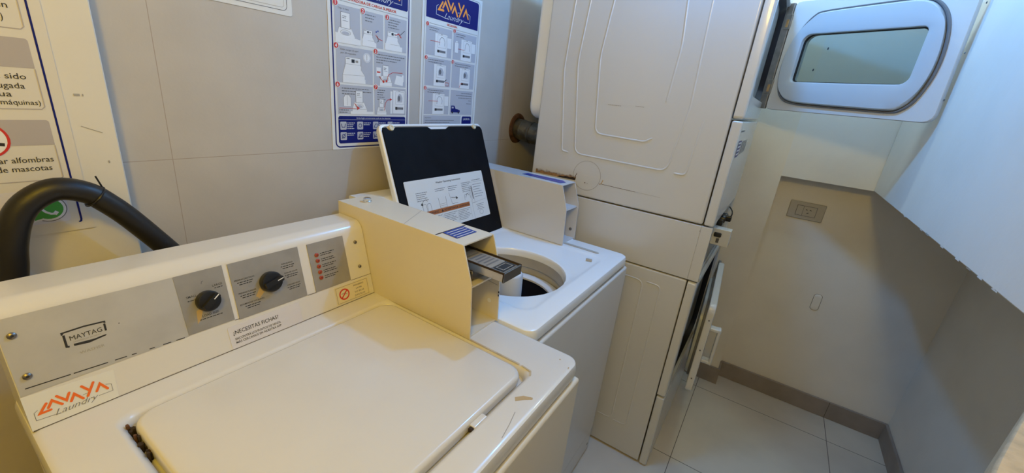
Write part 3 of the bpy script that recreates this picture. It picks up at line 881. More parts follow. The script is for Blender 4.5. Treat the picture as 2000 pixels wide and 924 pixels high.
PS.line(mb, [(-0.28, 1.1285), (-0.19, 1.128)], 0.0006, 0.0004, 'ink_lt')
PS.poly(mb, [(-0.70, 1.121), (-0.52, 1.124), (-0.515, 1.160), (-0.70, 1.160)], 0.0004, 'rust_stain')
PS.poly(mb, [(-0.60, 1.122), (-0.52, 1.1235), (-0.52, 1.131), (-0.53, 1.134), (-0.545, 1.1305), (-0.56, 1.133), (-0.575, 1.129), (-0.59, 1.128)], 0.0006, 'grime')
PS.line(mb, [(-0.5195, 1.130), (-0.5205, 1.142), (-0.517, 1.152)], 0.0022, 0.0006, 'rust')
for a, b, w in ((-0.44, 1.415, 0.05), (-0.34, 1.42, 0.03)):
    PS.scribble(mb, a, b, w, 0.0004, 'mark', 1, 0.003)
mb.build('upper_cabinet', ST)
mb = MB()
circ = [(-0.4755 + 0.056 * math.cos(2 * PI * k / 48), 1.150 + 0.056 * math.sin(2 * PI * k / 48)) for k in range(49)]
PS.line(mb, circ, 0.0014, 0.0005, 'ink_lt')
PS.line(mb, [(-0.52, 1.150), (-0.435, 1.152)], 0.0008, 0.0004, 'enamel_front')
PS.disc(mb, -0.478, 1.122, 0.0022, 0.0006, 'rust', 7); PS.disc(mb, -0.468, 1.121, 0.0013, 0.0006, 'rust', 6)
PS.line(mb, [(-0.42, 1.128), (-0.412, 1.131), (-0.408, 1.146)], 0.0028, 0.0006, 'rust_lt')
mb.build('vent_knockout', ST)
mb = MB()
mb.loft([[(x, y, z) for x, z in rrect(0.02 + i, 1.330 + i, SW - 0.06, 1.815 - i, 0.055 - i)] for y, i in ((SD - 0.01, 0.0), (SD + 0.045, 0.0), (SD + 0.058, 0.006), (SD + 0.062, 0.014))], 'enamel_white', True, True)
mb.build('back_cover', ST)
part('kick_panel', [((0.0, 0.0, 0.004), (SW, 0.031, 0.352))]).build('kick_panel', ST)
# front frames with the loading openings (xz loops on the front plane)
def front_frame(z0, z1, name, oz0, oz1):
    mb = MB()
    ox0, ox1 = 0.040, 0.674
    fo = lambda i, y, r=0.010: [(x, y, z) for x, z in rrect(i, z0 + i, SW - i, z1 - i, r, 7, 8)]
    fi = lambda i, y, r=0.06: [(x, y, z) for x, z in rrect(ox0 + i, oz0 + i, ox1 - i, oz1 - i, r, 7, 8)]
    mb.loft([fo(0.0, 0.031), fo(0.0, 0.008), fo(0.003, 0.0025), fo(0.008, 0.0), fi(-0.004, 0.0), fi(0.0, 0.002), fi(0.003, 0.010), fi(0.004, 0.045)], 'enamel_dry')
    fr = mb.build(name, ST)
    mb = MB()
    mb.loft([fi(0.003, 0.012), fi(0.012, 0.034), fi(0.03, 0.04), [(x, 0.05, z) for x, z in circle_like((ox0 + ox1) / 2, (oz0 + oz1) / 2, (oz1 - oz0) / 2 - 0.02, rrect(ox0, oz0, ox1, oz1, 0.06, 7, 8))],
             [(x, 0.46, z) for x, z in circle_like((ox0 + ox1) / 2, (oz0 + oz1) / 2, (oz1 - oz0) / 2 + 0.01, rrect(ox0, oz0, ox1, oz1, 0.06, 7, 8))]], 'drum_dark', False, True)
    o = mb.build('drum', ST); o['label'] = 'dark drum inside the opening'
    return fr
front_frame(0.357, 0.857, 'lower_front_panel', 0.380, 0.832)
front_frame(1.417, 1.90, 'upper_front_panel', 1.490, 1.85)
mb = part('middle_front_panel', [((0.0, 0.0, 1.067), (SW, 0.031, 1.412))])
mb.build('middle_front_panel', ST)
mb = MB()
PF = Pl((0, -0.0004, 0), (1, 0, 0), (0, 0, 1), (0, -1, 0))
PF.rect(mb, 0.04, 1.297, 0.145, 1.350, 0.0, 'navy', 0.004)
for k in range(4):
    PF.rect(mb, 0.05, 1.304 + 0.012 * k, 0.135, 1.309 + 0.012 * k, 0.0002, 'paper')
for k in range(3):
    m2 = MB(); PF.rect(m2, 0.18 + 0.07 * k, 1.300, 0.22 + 0.07 * k, 1.345, 0.0, 'ink_g'); m2.build('grey_print', ST)
for k in range(4):
    m2 = MB(); PF.rect(m2, 0.03 + 0.03 * k, 1.378, 0.05 + 0.03 * k, 1.384, 0.0, 'ink_g'); m2.build('small_print', ST)
o = mb.build('brand_label', ST); o['label'] = 'navy and grey print on the front panel'
# control panel: recessed face, lip, meter box
mb = MB()
mb.box((0.012, 0.014, 0.875), (SW - 0.012, 0.036, 1.06), 'grey_plastic', 0.002, 1)
mb.build('control_panel', ST)
for lo, hi in (((0.262, -0.006, 1.016), (0.286, 0.016, 1.042)), ((0.358, -0.026, 1.018), (0.384, 0.016, 1.040))):
    mb = MB()
    mb.box(lo, hi, 'black', 0.004, 2)
    mb.build('plug', ST)
mb = MB()
mb.prism([(0.024, 0.862), (0.024, 0.884), (-0.002, 0.872), (-0.004, 0.862)], 0.010, SW - 0.01, 'clear', lambda y, z, d: (d, y, z))
for k in range(3):
    mb.tube([(0.012, 0.004 + 0.007 * k, 0.8835 + 0.001 * k - (1 - k) * 0.0035), (SW - 0.012, 0.004 + 0.007 * k, 0.8835 + 0.001 * k - (1 - k) * 0.0035)], 0.0018, 'clear', 6)
mb.build('panel_lip', ST)
mb = MB()
mb.box((0.200, -0.048, 0.955), (0.245, 0.016, 1.020), 'enamel_dry', 0.003, 2)
mb.box((0.194, -0.018, 0.988), (0.201, 0.008, 1.006), 'ink', 0.003, 1)
mb.box((0.196, -0.014, 0.966), (0.201, -0.004, 0.984), 'screw', 0.001, 1)
o = mb.build('coin_meter', ST); o['label'] = 'small white coin box on the control panel'
for x, z in ((0.34, 1.03), (0.43, 1.02)):
    mb = MB()
    mb.lathe([(0.017, 0.0), (0.017, 0.018), (0.014, 0.022), (0.0, 0.022)], 'black', (x, 0.015, z), (0, -1, 0), 18)
    mb.build('knob', ST)
mb = MB()
mb.tube(spline([(0.371, -0.020, 1.036), (0.376, -0.023, 1.048), (0.400, -0.018, 1.058), (0.430, -0.004, 1.066)], 6), 0.0025, 'black', 8)
mb.build('wire', ST)

def dryer_door(hinge, free, zb, handle):
    """local: u from hinge to free edge, v up; inner face towards +n"""
    H, F_ = Vector((hinge[0], hinge[1], zb)), Vector((free[0], free[1], zb))
    u = (F_ - H); Wd = u.length; u.normalize()
    n = u.cross(Vector((0, 0, 1))).normalized()
    n = n if n.dot(Vector((0, 1, 0))) > 0 else -n
    P = Pl(H - Vector((1.48, 0.12, 0)), u, (0, 0, 1), n)
    Hd = 0.398
    out = []
    ch = 0.05
    def outline(i):
        pts = rrect(i, i, Wd - i, Hd - i, [0.016, 0.016, 0.016, 0.026], 7)
        # cut the top free corner
        q = []
        for a, b in pts:
            e = (a - (Wd - i)) / 0.035 + (b - (Hd - i)) / ch + 1
            if e > 0:
                a -= e * 0.5 * 0.035; b -= e * 0.5 * ch
            q.append((a, b))
        return q
    outline2 = outline
    slab = MB()
    for b in (0.07, 0.20, 0.33):
        o = P.p(Wd, b, -0.012)
        slab.lathe([(0.003, 0.0), (0.003, 0.0012), (0.0, 0.0014)], 'screw', o, u, 8)
    k = Wd / 0.541
    S = [(0.121, 0.352), (0.225, 0.356), (0.344, 0.358), (0.400, 0.357), (0.439, 0.346), (0.472, 0.312), (0.492, 0.262), (0.502, 0.195), (0.499, 0.129), (0.480, 0.063), (0.455, 0.032), (0.425, 0.022),
         (0.335, 0.022), (0.193, 0.024), (0.101, 0.029), (0.058, 0.046), (0.033, 0.084), (0.020, 0.165), (0.032, 0.244), (0.062, 0.307), (0.092, 0.342)]
    S = [(p.x * k, p.y) for p in spline([(a, b, 0) for a, b in S], 4, True)]
    def sh(q, s, dd):
        ca, cb = 0.262 * k, 0.19
        return [P.p(ca + (a - ca) * s, cb + (b - cb) * s, dd) for a, b in q]
    G = [(x * k, y) for x, y in rrect(0.078, 0.107, 0.450, 0.275, [0.016, 0.030, 0.012, 0.026], 7)]
    ca, cb = 0.262 * k, 0.19
    def ray_pts(poly, N=168):
        res = []
        for t in range(N):
            a = 2 * PI * t / N; dx, dy = math.cos(a), math.sin(a)
            best = None
            for i in range(len(poly)):
                x1_, y1_ = poly[i][0] - ca, poly[i][1] - cb; x2_, y2_ = poly[(i + 1) % len(poly)][0] - ca, poly[(i + 1) % len(poly)][1] - cb
                den = dx * (y2_ - y1_) - dy * (x2_ - x1_)
                if abs(den) < 1e-12:
                    continue
                tt = (x1_ * (y2_ - y1_) - y1_ * (x2_ - x1_)) / den
                ss = (x1_ * dy - y1_ * dx) / den
                if tt > 0 and -1e-6 <= ss <= 1 + 1e-6:
                    best = tt if best is None else max(best, tt)
            res.append((ca + dx * best, cb + dy * best))
        return res
    RS, RG = ray_pts(S), ray_pts(G)
    O2 = lambda i: ray_pts(outline2(i))
    ring = lambda q, dd: [P.p(a, b, dd) for a, b in q]
    slab.loft([ring(RG, -0.0255), ring(O2(0.008), -0.0255), ring(O2(0.002), -0.0235), ring(O2(0.0), -0.018), ring(O2(0.0), -0.003), ring(O2(0.002), 0.0), ring(O2(0.010), 0.0002), ring(RG, 0.0002), ring(RG, -0.0255)], 'door_white')
    d = slab.build('door', ST)
    mb = MB()
    mb.loft([sh(S, 1.012, -0.001), sh(S, 1.012, 0.006), sh(S, 1.0, 0.009), sh(S, 0.985, 0.008), sh(S, 0.975, 0.004), sh(S, 0.968, -0.001)], 'grey_trim')
    o = mb.build('gasket', d); o['label'] = 'grey rubber gasket'
    mb = MB()
    mix = lambda f, dd: [P.p(a + (c - a) * f, b + (e - b) * f, dd) for (a, b), (c, e) in zip(RS, RG)]
    inn = lambda s, dd: sh(RG, s, dd)
    mb.loft([[P.p(ca + (a - ca) * 0.972, cb + (b - cb) * 0.972, 0.0) for a, b in RS], [P.p(ca + (a - ca) * 0.966, cb + (b - cb) * 0.966, 0.014) for a, b in RS],
             mix(0.12, 0.019), mix(0.5, 0.021), mix(0.92, 0.020), mix(0.99, 0.018), inn(0.995, 0.004)], 'liner')
    mb.build('inner_liner', d)
    mb = MB()
    mb.loft([inn(0.9985, 0.006), inn(0.985, -0.0005), inn(0.965, -0.0008)], 'dark_gap')
    mb.build('glass_seal', d)
    mb = MB()
    mb.loft([inn(0.992, -0.004), inn(0.992, -0.001)], 'glass', True, True)
    for a, b in ((0.17, 0.225), (0.142, 0.152)):
        P.disc(mb, a * k, b, 0.003, -0.0008, 'ink', 7, 0.005)
    o = mb.build('door_glass', d); o['label'] = 'grey tinted glass'
    mb = MB()
    mb.box((-0.032, 0.002, -0.010), (-0.002, Hd - 0.004, 0.003), 'hinge_grey', 0.002, 1, xf=lambda p: P.p(p.x, p.y, p.z))
    mb.build('hinge_rail', d)
    for a, b in ((-0.004, 0.30), (-0.004, 0.06)):
        mb = MB()
        mb.box((-0.022, b, -0.004), (0.004, b + 0.055, 0.0055), 'hinge_grey', 0.002, 1, xf=lambda p: P.p(p.x, p.y, p.z))
        mb.box((-0.014, b + 0.008, 0.004), (-0.004, b + 0.036, 0.007), 'rust_lt', 0.001, 1, xf=lambda p: P.p(p.x, p.y, p.z))
        mb.build('hinge', d)
    mb = MB()
    P.rect(mb, 0.275 * k, 0.372, 0.287 * k, 0.392, 0.0006, 'ivory'); P.rect(mb, 0.279 * k, 0.376, 0.283 * k, 0.388, 0.0008, 'ink')
    mb.build('latch_mark', d)
    # handle on the outer face, near the free edge
    mb = MB()
    a0, a1 = Wd - 0.095, Wd - 0.060
    hb = lambda lo, hi: mb.box(lo, hi, 'door_white', 0.005, 3, xf=lambda p: P.p(p.x, p.y, p.z))
    hb((a0, 0.115, -0.066), (a1, 0.275, -0.054))
    hb((a0 + 0.001, 0.116, -0.064), (a1 - 0.001, 0.131, -0.02))
    hb((a0 + 0.001, 0.259, -0.064), (a1 - 0.001, 0.274, -0.02))
    mb.build('handle', d)
    return d
dryer_door((2.08, 0.103), (1.785, -0.359), 1.466, True)['label'] = 'upper door, wide open'
dryer_door((2.085, 0.104), (1.556, 0.066), 0.372, True)['label'] = 'lower door, slightly ajar'

# ------------------------------------------------------------------ exhaust duct and wall flange behind the stack
DU = thing('exhaust_duct', (1.665, YW, 1.265), 'dull metal exhaust duct running from the tiled wall behind the dryer stack', 'duct')
mb = MB()
mb.lathe([(0.046, -0.002), (0.046, 0.03), (0.0475, 0.032), (0.0475, 0.036), (0.046, 0.038), (0.046, 0.075), (0.049, 0.078), (0.049, 0.085), (0.046, 0.088), (0.046, 0.195)], 'galv', (0, 0, 0), (0, -1, -0.12), 28)
mb.build('duct_pipe', DU)
mb = MB()
mb.lathe([(0.047, 0.0), (0.047, 0.006), (0.055, 0.008), (0.066, 0.004), (0.068, 0.0)], 'rust', (0, 0.0, 0), (0, -1, 0), 28)
o = mb.build('wall_flange', DU); o['label'] = 'rusty ring against the wall'

# ------------------------------------------------------------------ cream board on the wall with its sign, pipes
mb = MB()
mb.box((-0.75, 1.018, 1.0), (0.251, YW - 0.0005, 2.2), 'board', 0.002, 1)
pb = Pl((0, 1.0176, 0), (1, 0, 0), (0, 0, 1), (0, -1, 0))
pb.scribble(mb, 0.206, 1.3395, 0.012, 0.0002, 'mark', 1, 0.006)
pb.line(mb, [(0.206, 1.290), (0.216, 1.285), (0.232, 1.278)], 0.001, 0.0002, 'mark'); pb.disc(mb, 0.232, 1.226, 0.0014, 0.0002, 'mark', 6, 0.003)
tag(mb.build('wall_board'), 'cream painted board fixed to the tiled wall at far left', 'board')
SG = thing('laundry_rules_sign', (0, 1.0175, 1.11), 'large cut-off rules sign with navy border and green phone logo on cream board', 'sign')
ps = Pl((0, 0, -1.11), (1, 0, 0), (0, 0, 1), (0, -1, 0))
mb = MB()
ps.sheet(mb, [(0.193, 1.108), (0.193, 2.05), (-0.42, 2.05), (-0.42, 1.108)], 0.0, 0.0012, 'paper_w')
mb.build('sheet', SG)
mb = MB()
ps.line(mb, [(0.1740, 1.1225), (0.1770, 1.1240), (0.1778, 1.128), (0.1775, 2.03), (-0.40, 2.03)], 0.0027, 0.0015, 'navy')
mb.build('border', SG)
def rule_block(hz0, hz1, bz, lines, ring):
    mb = MB()
    ps.rect(mb, -0.36, hz0, 0.169, hz1, 0.0015, 'pgrey2', 0.004)
    ps.rect(mb, -0.36, hz0 - 0.004, 0.169, hz0 + 0.004, 0.0016, 'pgrey2')
    ps.line(mb, [(-0.36, hz0), (-0.36, bz), (0.165, bz), (0.169, bz + 0.004), (0.169, hz0 - 0.005)], 0.0013, 0.0017, 'pgrey2')
    for body, z, w in lines:
        ps.text(mb, body, w[0], z, 0.0018, 'ink', h=w[2], w=w[1], align='R')
    if ring:
        ps.disc(mb, 0.094, hz0 + 0.006, 0.0265, 0.0018, 'white', 24)
        ps.ring(mb, 0.094, hz0 + 0.006, 0.0265, 0.0032, 0.002, 'red', 28)
        ps.line(mb, [(0.080, hz0 - 0.004), (0.095, hz0 + 0.001), (0.115, hz0 - 0.002)], 0.005, 0.0019, 'ink')
    mb.build('rule_block', SG)
rule_block(1.383, 1.422, 1.317, (('ha sido', 1.3620, (0.1570, 0.0385, 0.0086)), ('enjugada', 1.3480, (0.1530, 0.0430, 0.0086)), ('agua', 1.3355, (0.1370, 0.026, 0.0086)), ('las m\u00e1quinas)', 1.3235, (0.1655, 0.0560, 0.0076))), False)
rule_block(1.264, 1.300, 1.202, (('lavar alfombras', 1.2325, (0.1630, 0.0720, 0.0090)), ('de mascotas', 1.2185, (0.1590, 0.0600, 0.0090))), True)
rule_block(1.485, 1.520, 1.435, (('en', 1.4625, (0.1575, 0.0125, 0.0086)), (')', 1.4460, (0.1500, 0.0026, 0.0100))), False)
mb = MB()
ps.rect(mb, -0.38, 1.127, 0.1655, 1.186, 0.0015, 'paper_l', 0.006)
ps.disc(mb, 0.1415, 1.1525, 0.0225, 0.0018, 'ink_g', 28); ps.disc(mb, 0.1415, 1.1525, 0.0212, 0.002, 'white', 28)
ps.poly(mb, [(0.122, 1.146), (0.119, 1.131), (0.133, 1.134)], 0.00195, 'white'); ps.disc(mb, 0.1415, 1.1525, 0.0178, 0.0022, 'green', 28)
ps.poly(mb, [(0.1255, 1.147), (0.1225, 1.1345), (0.134, 1.1375)], 0.0021, 'green')
ps.line(mb, [(0.1325, 1.1610), (0.1335, 1.1535), (0.1375, 1.1475), (0.1430, 1.1435), (0.1500, 1.1425)], 0.0034, 0.0024, 'white')
ps.line(mb, [(0.1318, 1.1620), (0.1352, 1.1585)], 0.0062, 0.0025, 'white'); ps.line(mb, [(0.1468, 1.1460), (0.1508, 1.1425)], 0.0062, 0.0025, 'white')
o = mb.build('phone_logo_strip', SG); o['label'] = 'green round phone logo on a lilac strip'

HO = thing('insulated_pipe', (0.072, 0.965, 1.0), 'arched pipe in black foam insulation standing in front of the cream board', 'pipe')
path = [(0.068, 0.965, 1.032), (0.078, 0.965, 1.075), (0.085, 0.965, 1.115), (0.099, 0.965, 1.158), (0.120, 0.965, 1.184), (0.150, 0.965, 1.197), (0.182, 0.965, 1.187), (0.205, 0.965, 1.165), (0.235, 0.966, 1.125), (0.292, 0.967, 1.035), (0.33, 0.968, 0.975), (0.36, 0.968, 0.90)]
lp_ = [Vector(p) - Vector((0.072, 0.965, 1.0)) for p in path]
mb = MB(); mb.tube(spline(lp_, 5), 0.0185, 'foam', 18)
mb.build('insulation', HO)
mb = MB(); mb.tube([lp_[0] + Vector((-0.012, 0, -0.9)), lp_[0] + Vector((-0.006, 0, -0.06)), lp_[0] + Vector((0.002, 0, 0.01))], 0.0135, 'copper', 16)
o = mb.build('pipe', HO); o['label'] = 'bare copper pipe'
mb = MB()
c = Vector((0.192 - 0.072, 0, 1.178 - 1.0)); t = Vector((0.65, 0, -0.6)).normalized(); nrm = Vector((0.6, 0, 0.65)).normalized()
mb.tube([c + (nrm * math.cos(a) + Vector((0, 1, 0)) * math.sin(a)) * 0.0193 for a in [2 * PI * k / 20 for k in range(21)]], 0.0018, 'black', 6)
mb.tube([c + nrm * 0.018, c + nrm * 0.018 + Vector((-0.006, 0, 0.022))], 0.0014, 'black', 6)
mb.build('cable_tie', HO)

# ------------------------------------------------------------------ posters
YP = YW - 0.0006
def poster(name, x0, z0, w, h, label):
    t = thing(name, (x0, YP, z0), label, 'poster', 'laundry posters')
    return t, Pl((0, 0, 0), (1, 0, 0), (0, 0, 1), (0, -1, 0))

def washer_icon(pl, mb, a, b, s, d, open_lid):
    # base body
    pl.poly(mb, [(a, b), (a + s, b), (a + s, b + 0.25 * s), (a + 0.80 * s, b + 0.62 * s), (a + 0.14 * s, b + 0.62 * s), (a, b + 0.22 * s)], d, 'white')
    pl.line(mb, [(a, b), (a, b + 0.22 * s), (a + 0.14 * s, b + 0.62 * s), (a + 0.80 * s, b + 0.62 * s), (a + s, b + 0.25 * s)], 0.0006, d + 0.0001, 'ink_lt')
    pl.line(mb, [(a, b + 0.22 * s), (a + s, b + 0.25 * s)], 0.0006, d + 0.0001, 'ink_lt')
    if open_lid:
        pl.rect(mb, a + 0.25 * s, b + 0.60 * s, a + 0.72 * s, b + 1.25 * s, d + 0.0002, 'white'); pl.frame(mb, a + 0.25 * s, b + 0.60 * s, a + 0.72 * s, b + 1.25 * s, 0.0008, d + 0.0003, 'ink_g')
        pl.scribble(mb, a + 0.33 * s, b + 1.08 * s, 0.2 * s, d + 0.0004, 'ink', 2, 0.0022, 0.004); pl.rect(mb, a + 0.33 * s, b + 0.9 * s, a + 0.62 * s, b + 0.915 * s, d + 0.0004, 'ink_g')
        pl.ring(mb, a + 0.48 * s, b + 0.42 * s, 0.26 * s, 0.0008, d + 0.0003, 'ink_lt', 20, 0.11 * s); pl.disc(mb, a + 0.48 * s, b + 0.40 * s, 0.20 * s, d + 0.0002, 'pgrey', 16, 0.07 * s)
    else:
        pl.rect(mb, a + 0.14 * s, b + 0.62 * s, a + 0.80 * s, b + 0.86 * s, d + 0.0001, 'white'); pl.frame(mb, a + 0.14 * s, b + 0.62 * s, a + 0.80 * s, b + 0.86 * s, 0.0006, d + 0.0002, 'ink_lt')
        pl.rect(mb, a + 0.40 * s, b + 0.68 * s, a + 0.54 * s, b + 0.80 * s, d + 0.0003, 'ink'); pl.scribble(mb, a + 0.18 * s, b + 0.80 * s, 0.15 * s, d + 0.0003, 'ink', 1, 0.002); pl.rect(mb, a + 0.58 * s, b + 0.70 * s, a + 0.70 * s, b + 0.78 * s, d + 0.0003, 'ink_lt')
        pl.poly(mb, [(a + 0.82 * s, b + 0.45 * s), (a + 0.95 * s, b + 0.30 * s), (a + 0.97 * s, b + 0.62 * s), (a + 0.85 * s, b + 0.82 * s)], d + 0.0003, 'pgrey')

def dryer_icon(pl, mb, a, b, w, h, d, open_door=False):
    pl.rect(mb, a, b, a + w, b + h, d, 'white'); pl.frame(mb, a, b, a + w, b + h, 0.0006, d + 0.0001, 'ink_lt')
    pl.rect(mb, a + 0.2 * w, b + 0.18 * h, a + 0.88 * w, b + 0.28 * h, d + 0.0002, 'ink_g'); pl.rect(mb, a + 0.2 * w, b + 0.17 * h, a + 0.36 * w, b + 0.29 * h, d + 0.0003, 'ink')
    pl.poly(mb, [(a + 0.36 * w, b + 0.50 * h), (a + 0.78 * w, b + 0.50 * h), (a + 0.80 * w, b + 0.68 * h), (a + 0.68 * w, b + 0.84 * h), (a + 0.50 * w, b + 0.86 * h), (a + 0.38 * w, b + 0.74 * h)], d + 0.0002, 'white' if open_door else 'pgrey')
    pl.frame(mb, a + 0.22 * w, b + 0.40 * h, a + 0.90 * w, b + 0.94 * h, 0.0006, d + 0.0002, 'ink_lt')
    if open_door:
        pl.line(mb, [(a + 0.36 * w, b + 0.50 * h), (a + 0.38 * w, b + 0.74 * h), (a + 0.50 * w, b + 0.86 * h), (a + 0.68 * w, b + 0.84 * h), (a + 0.80 * w, b + 0.68 * h), (a + 0.78 * w, b + 0.50 * h)], 0.0014, d + 0.0003, 'ink_g')
        pl.rect(mb, a + 1.0 * w, b + 0.42 * h, a + 1.35 * w, b + 0.9 * h, d, 'white'); pl.frame(mb, a + 1.0 * w, b + 0.42 * h, a + 1.35 * w, b + 0.9 * h, 0.0006, d + 0.0001, 'ink_lt')
    else:
        pl.disc(mb, a + 0.50 * w, b + 0.66 * h, 0.11 * w, d + 0.0003, 'ink_g', 14, 0.12 * h)
    pl.scribble(mb, a + 0.45 * w, b + 0.965 * h, 0.15 * w, d + 0.0002, 'ink', 1, 0.002)

def number(pl, mb, a, b, txt, r=0.0068):
    pl.disc(mb, a, b, r * 1.18, 0.0018, 'white', 20); pl.disc(mb, a, b, r, 0.0020, 'red', 20)
    pl.text(mb, txt, a, b - r * 0.62, 0.0022, 'white', h=r * 1.25, align='C', bold=0.02)

# washer instructions (left poster)
P1, q = poster('instruction_poster', 0.709, 1.217, 0.283, 0.47, 'tall washing instruction poster with navy title and seven numbered steps, left of the pair')
mb = MB(); q.sheet(mb, [(0.283, 0.0), (0.283, 0.475), (0.0, 0.475), (0.0, 0.0)], 0.0, 0.0006, 'paper'); mb.build('sheet', P1)
mb = MB(); q.frame(mb, 0.011, 0.0065, 0.2735, 0.466, 0.0036, 0.0009, 'navy', 0.013); mb.build('border', P1)
mb = MB(); q.rect(mb, 0.017, 0.3985, 0.269, 0.460, 0.0010, 'navy', 0.006); logo_lavaya(q, mb, 0.090, 0.4055, 0.155, 0.0012, 'orange_p', 'paper', 'white'); mb.build('title_band', P1)
mb = MB(); q.text(mb, 'LAVADORA DE CARGA SUPERIOR', 0.142, 0.3865, 0.0012, 'red', h=0.0068, w=0.165, align='C', bold=0.02); q.line(mb, [(0.017, 0.3815), (0.269, 0.3815)], 0.0007, 0.0012, 'ink_g'); mb.build('subtitle', P1)
steps = [(0.019, 0.281, 0.097, 0.372), (0.103, 0.283, 0.176, 0.372), (0.182, 0.283, 0.265, 0.374), (0.020, 0.182, 0.138, 0.274), (0.143, 0.182, 0.265, 0.276), (0.020, 0.098, 0.138, 0.176), (0.144, 0.098, 0.266, 0.178)]
for i, (a0, b0, a1, b1) in enumerate(steps):
    mb = MB()
    q.rect(mb, a0, b0, a1, b1, 0.0010, 'pgrey')
    cap = b1 - 0.010
    if i == 0:
        q.text(mb, 'Deje la tapa', a0 + 0.011, cap, 0.0013, 'ink_g', h=0.0042, w=0.032)
        washer_icon(q, mb, a0 + 0.004, b0 + 0.002, 0.058, 0.0012, True)
        q.poly(mb, [(a0, b0), (a1, b0), (a1, b0 + 0.014), (a0, b0 + 0.024)], 0.0015, 'white')
    elif i == 1:
        q.scribble(mb, a0 + 0.011, cap, 0.034, 0.0013, 'ink_g', 3, 0.0036, 0.0075)
        washer_icon(q, mb, a0, b0 + 0.006, 0.042, 0.0012, False)
        q.poly(mb, [(a0, b0), (a0 + 0.048, b0), (a0 + 0.048, b0 + 0.012), (a0, b0 + 0.018)], 0.0015, 'white')
        q.disc(mb, a0 + 0.048, b0 + 0.042, 0.0022, 0.0014, 'blue', 10); q.disc(mb, a0 + 0.054, b0 + 0.045, 0.0022, 0.0014, 'blue', 10)
        q.line(mb, [(a0 + 0.046, b0 + 0.034), (a0 + 0.054, b0 + 0.026), (a0 + 0.070, b0 + 0.022)], 0.0016, 0.0014, 'red')
        q.line(mb, [(a0 + 0.052, b0 + 0.032), (a0 + 0.056, b0 + 0.020), (a0 + 0.052, b0 + 0.016)], 0.0014, 0.0014, 'ink')
    elif i == 2:
        q.scribble(mb, a0 + 0.012, cap, 0.046, 0.0013, 'ink_g', 4, 0.0036, 0.0068)
        washer_icon(q, mb, a0 + 0.002, b0 + 0.004, 0.056, 0.0012, False)
        q.poly(mb, [(a0, b0), (a0 + 0.066, b0), (a0 + 0.066, b0 + 0.014), (a0, b0 + 0.018)], 0.0015, 'white')
        q.line(mb, [(a0 + 0.040, b0 + 0.044), (a0 + 0.052, b0 + 0.050), (a0 + 0.062, b0 + 0.040)], 0.0024, 0.0016, 'red'); q.line(mb, [(a0 + 0.056, b0 + 0.046), (a0 + 0.076, b0 + 0.062)], 0.0014, 0.0016, 'ink')
    elif i == 3:
        q.text(mb, 'Deje cargar el agua', a0 + 0.014, cap, 0.0013, 'ink_g', h=0.0042, w=0.056); q.text(mb, 'por 30 segundos', a0 + 0.014, cap - 0.0085, 0.0013, 'ink_g', h=0.0042, w=0.048)
        q.disc(mb, a1 - 0.020, b1 - 0.021, 0.0125, 0.0012, 'white', 24); q.ring(mb, a1 - 0.020, b1 - 0.021, 0.0105, 0.0012, 0.0014, 'pgrey', 24); q.line(mb, [(a1 - 0.020, b1 - 0.012), (a1 - 0.020, b1 - 0.028)], 0.0010, 0.0015, 'ink_g')
        washer_icon(q, mb, a0 + 0.018, b0 + 0.004, 0.072, 0.0012, False)
        q.rect(mb, a0 + 0.018, b0, a0 + 0.092, b0 + 0.012, 0.0015, 'white')
    elif i == 4:
        q.scribble(mb, a0 + 0.008, cap, 0.108, 0.0013, 'ink_g', 3, 0.0036, 0.0072); q.scribble(mb, a0 + 0.008, cap - 0.0216, 0.024, 0.0013, 'ink_g', 1, 0.0036)
        washer_icon(q, mb, a0 + 0.020, b0, 0.046, 0.0012, True)
        q.rect(mb, a0 + 0.008, b0 + 0.026, a0 + 0.024, b0 + 0.050, 0.0013, 'white'); q.rect(mb, a0 + 0.010, b0 + 0.035, a0 + 0.022, b0 + 0.039, 0.0015, 'red')
        q.line(mb, [(a0 + 0.018, b0 + 0.026), (a0 + 0.032, b0 + 0.012)], 0.0014, 0.0018, 'red'); q.line(mb, [(a0 + 0.046, b0 + 0.012), (a0 + 0.052, b0 + 0.032), (a0 + 0.068, b0 + 0.040), (a0 + 0.108, b0 + 0.042)], 0.0014, 0.0018, 'red')
        q.disc(mb, a0 + 0.034, b0 + 0.012, 0.0035, 0.0019, 'red', 12); q.disc(mb, a0 + 0.045, b0 + 0.014, 0.0035, 0.0019, 'red', 12)
        q.poly(mb, [(a0 + 0.076, b0 + 0.008), (a0 + 0.110, b0 + 0.004), (a0 + 0.112, b0 + 0.030), (a0 + 0.084, b0 + 0.034)], 0.0012, 'white'); q.rect(mb, a0 + 0.106, b0 + 0.016, a0 + 0.113, b0 + 0.036, 0.0014, 'white')
    elif i == 5:
        q.scribble(mb, a0 + 0.014, cap, 0.098, 0.0013, 'ink_g', 3, 0.0036, 0.0072, 'L', (0.92, 1.0, 0.42))
        washer_icon(q, mb, a0 + 0.046, b0 + 0.002, 0.050, 0.0012, True)
        q.poly(mb, [(a0 + 0.018, b0 + 0.022), (a0 + 0.042, b0 + 0.022), (a0 + 0.042, b0 + 0.044), (a0 + 0.036, b0 + 0.052), (a0 + 0.024, b0 + 0.052), (a0 + 0.018, b0 + 0.044)], 0.0013, 'white'); q.line(mb, [(a0 + 0.018, b0 + 0.022), (a0 + 0.018, b0 + 0.044), (a0 + 0.024, b0 + 0.052), (a0 + 0.036, b0 + 0.052), (a0 + 0.042, b0 + 0.044), (a0 + 0.042, b0 + 0.022)], 0.0008, 0.0015, 'ink_g'); q.line(mb, [(a0 + 0.030, b0 + 0.024), (a0 + 0.030, b0 + 0.050)], 0.0006, 0.0015, 'ink_g')
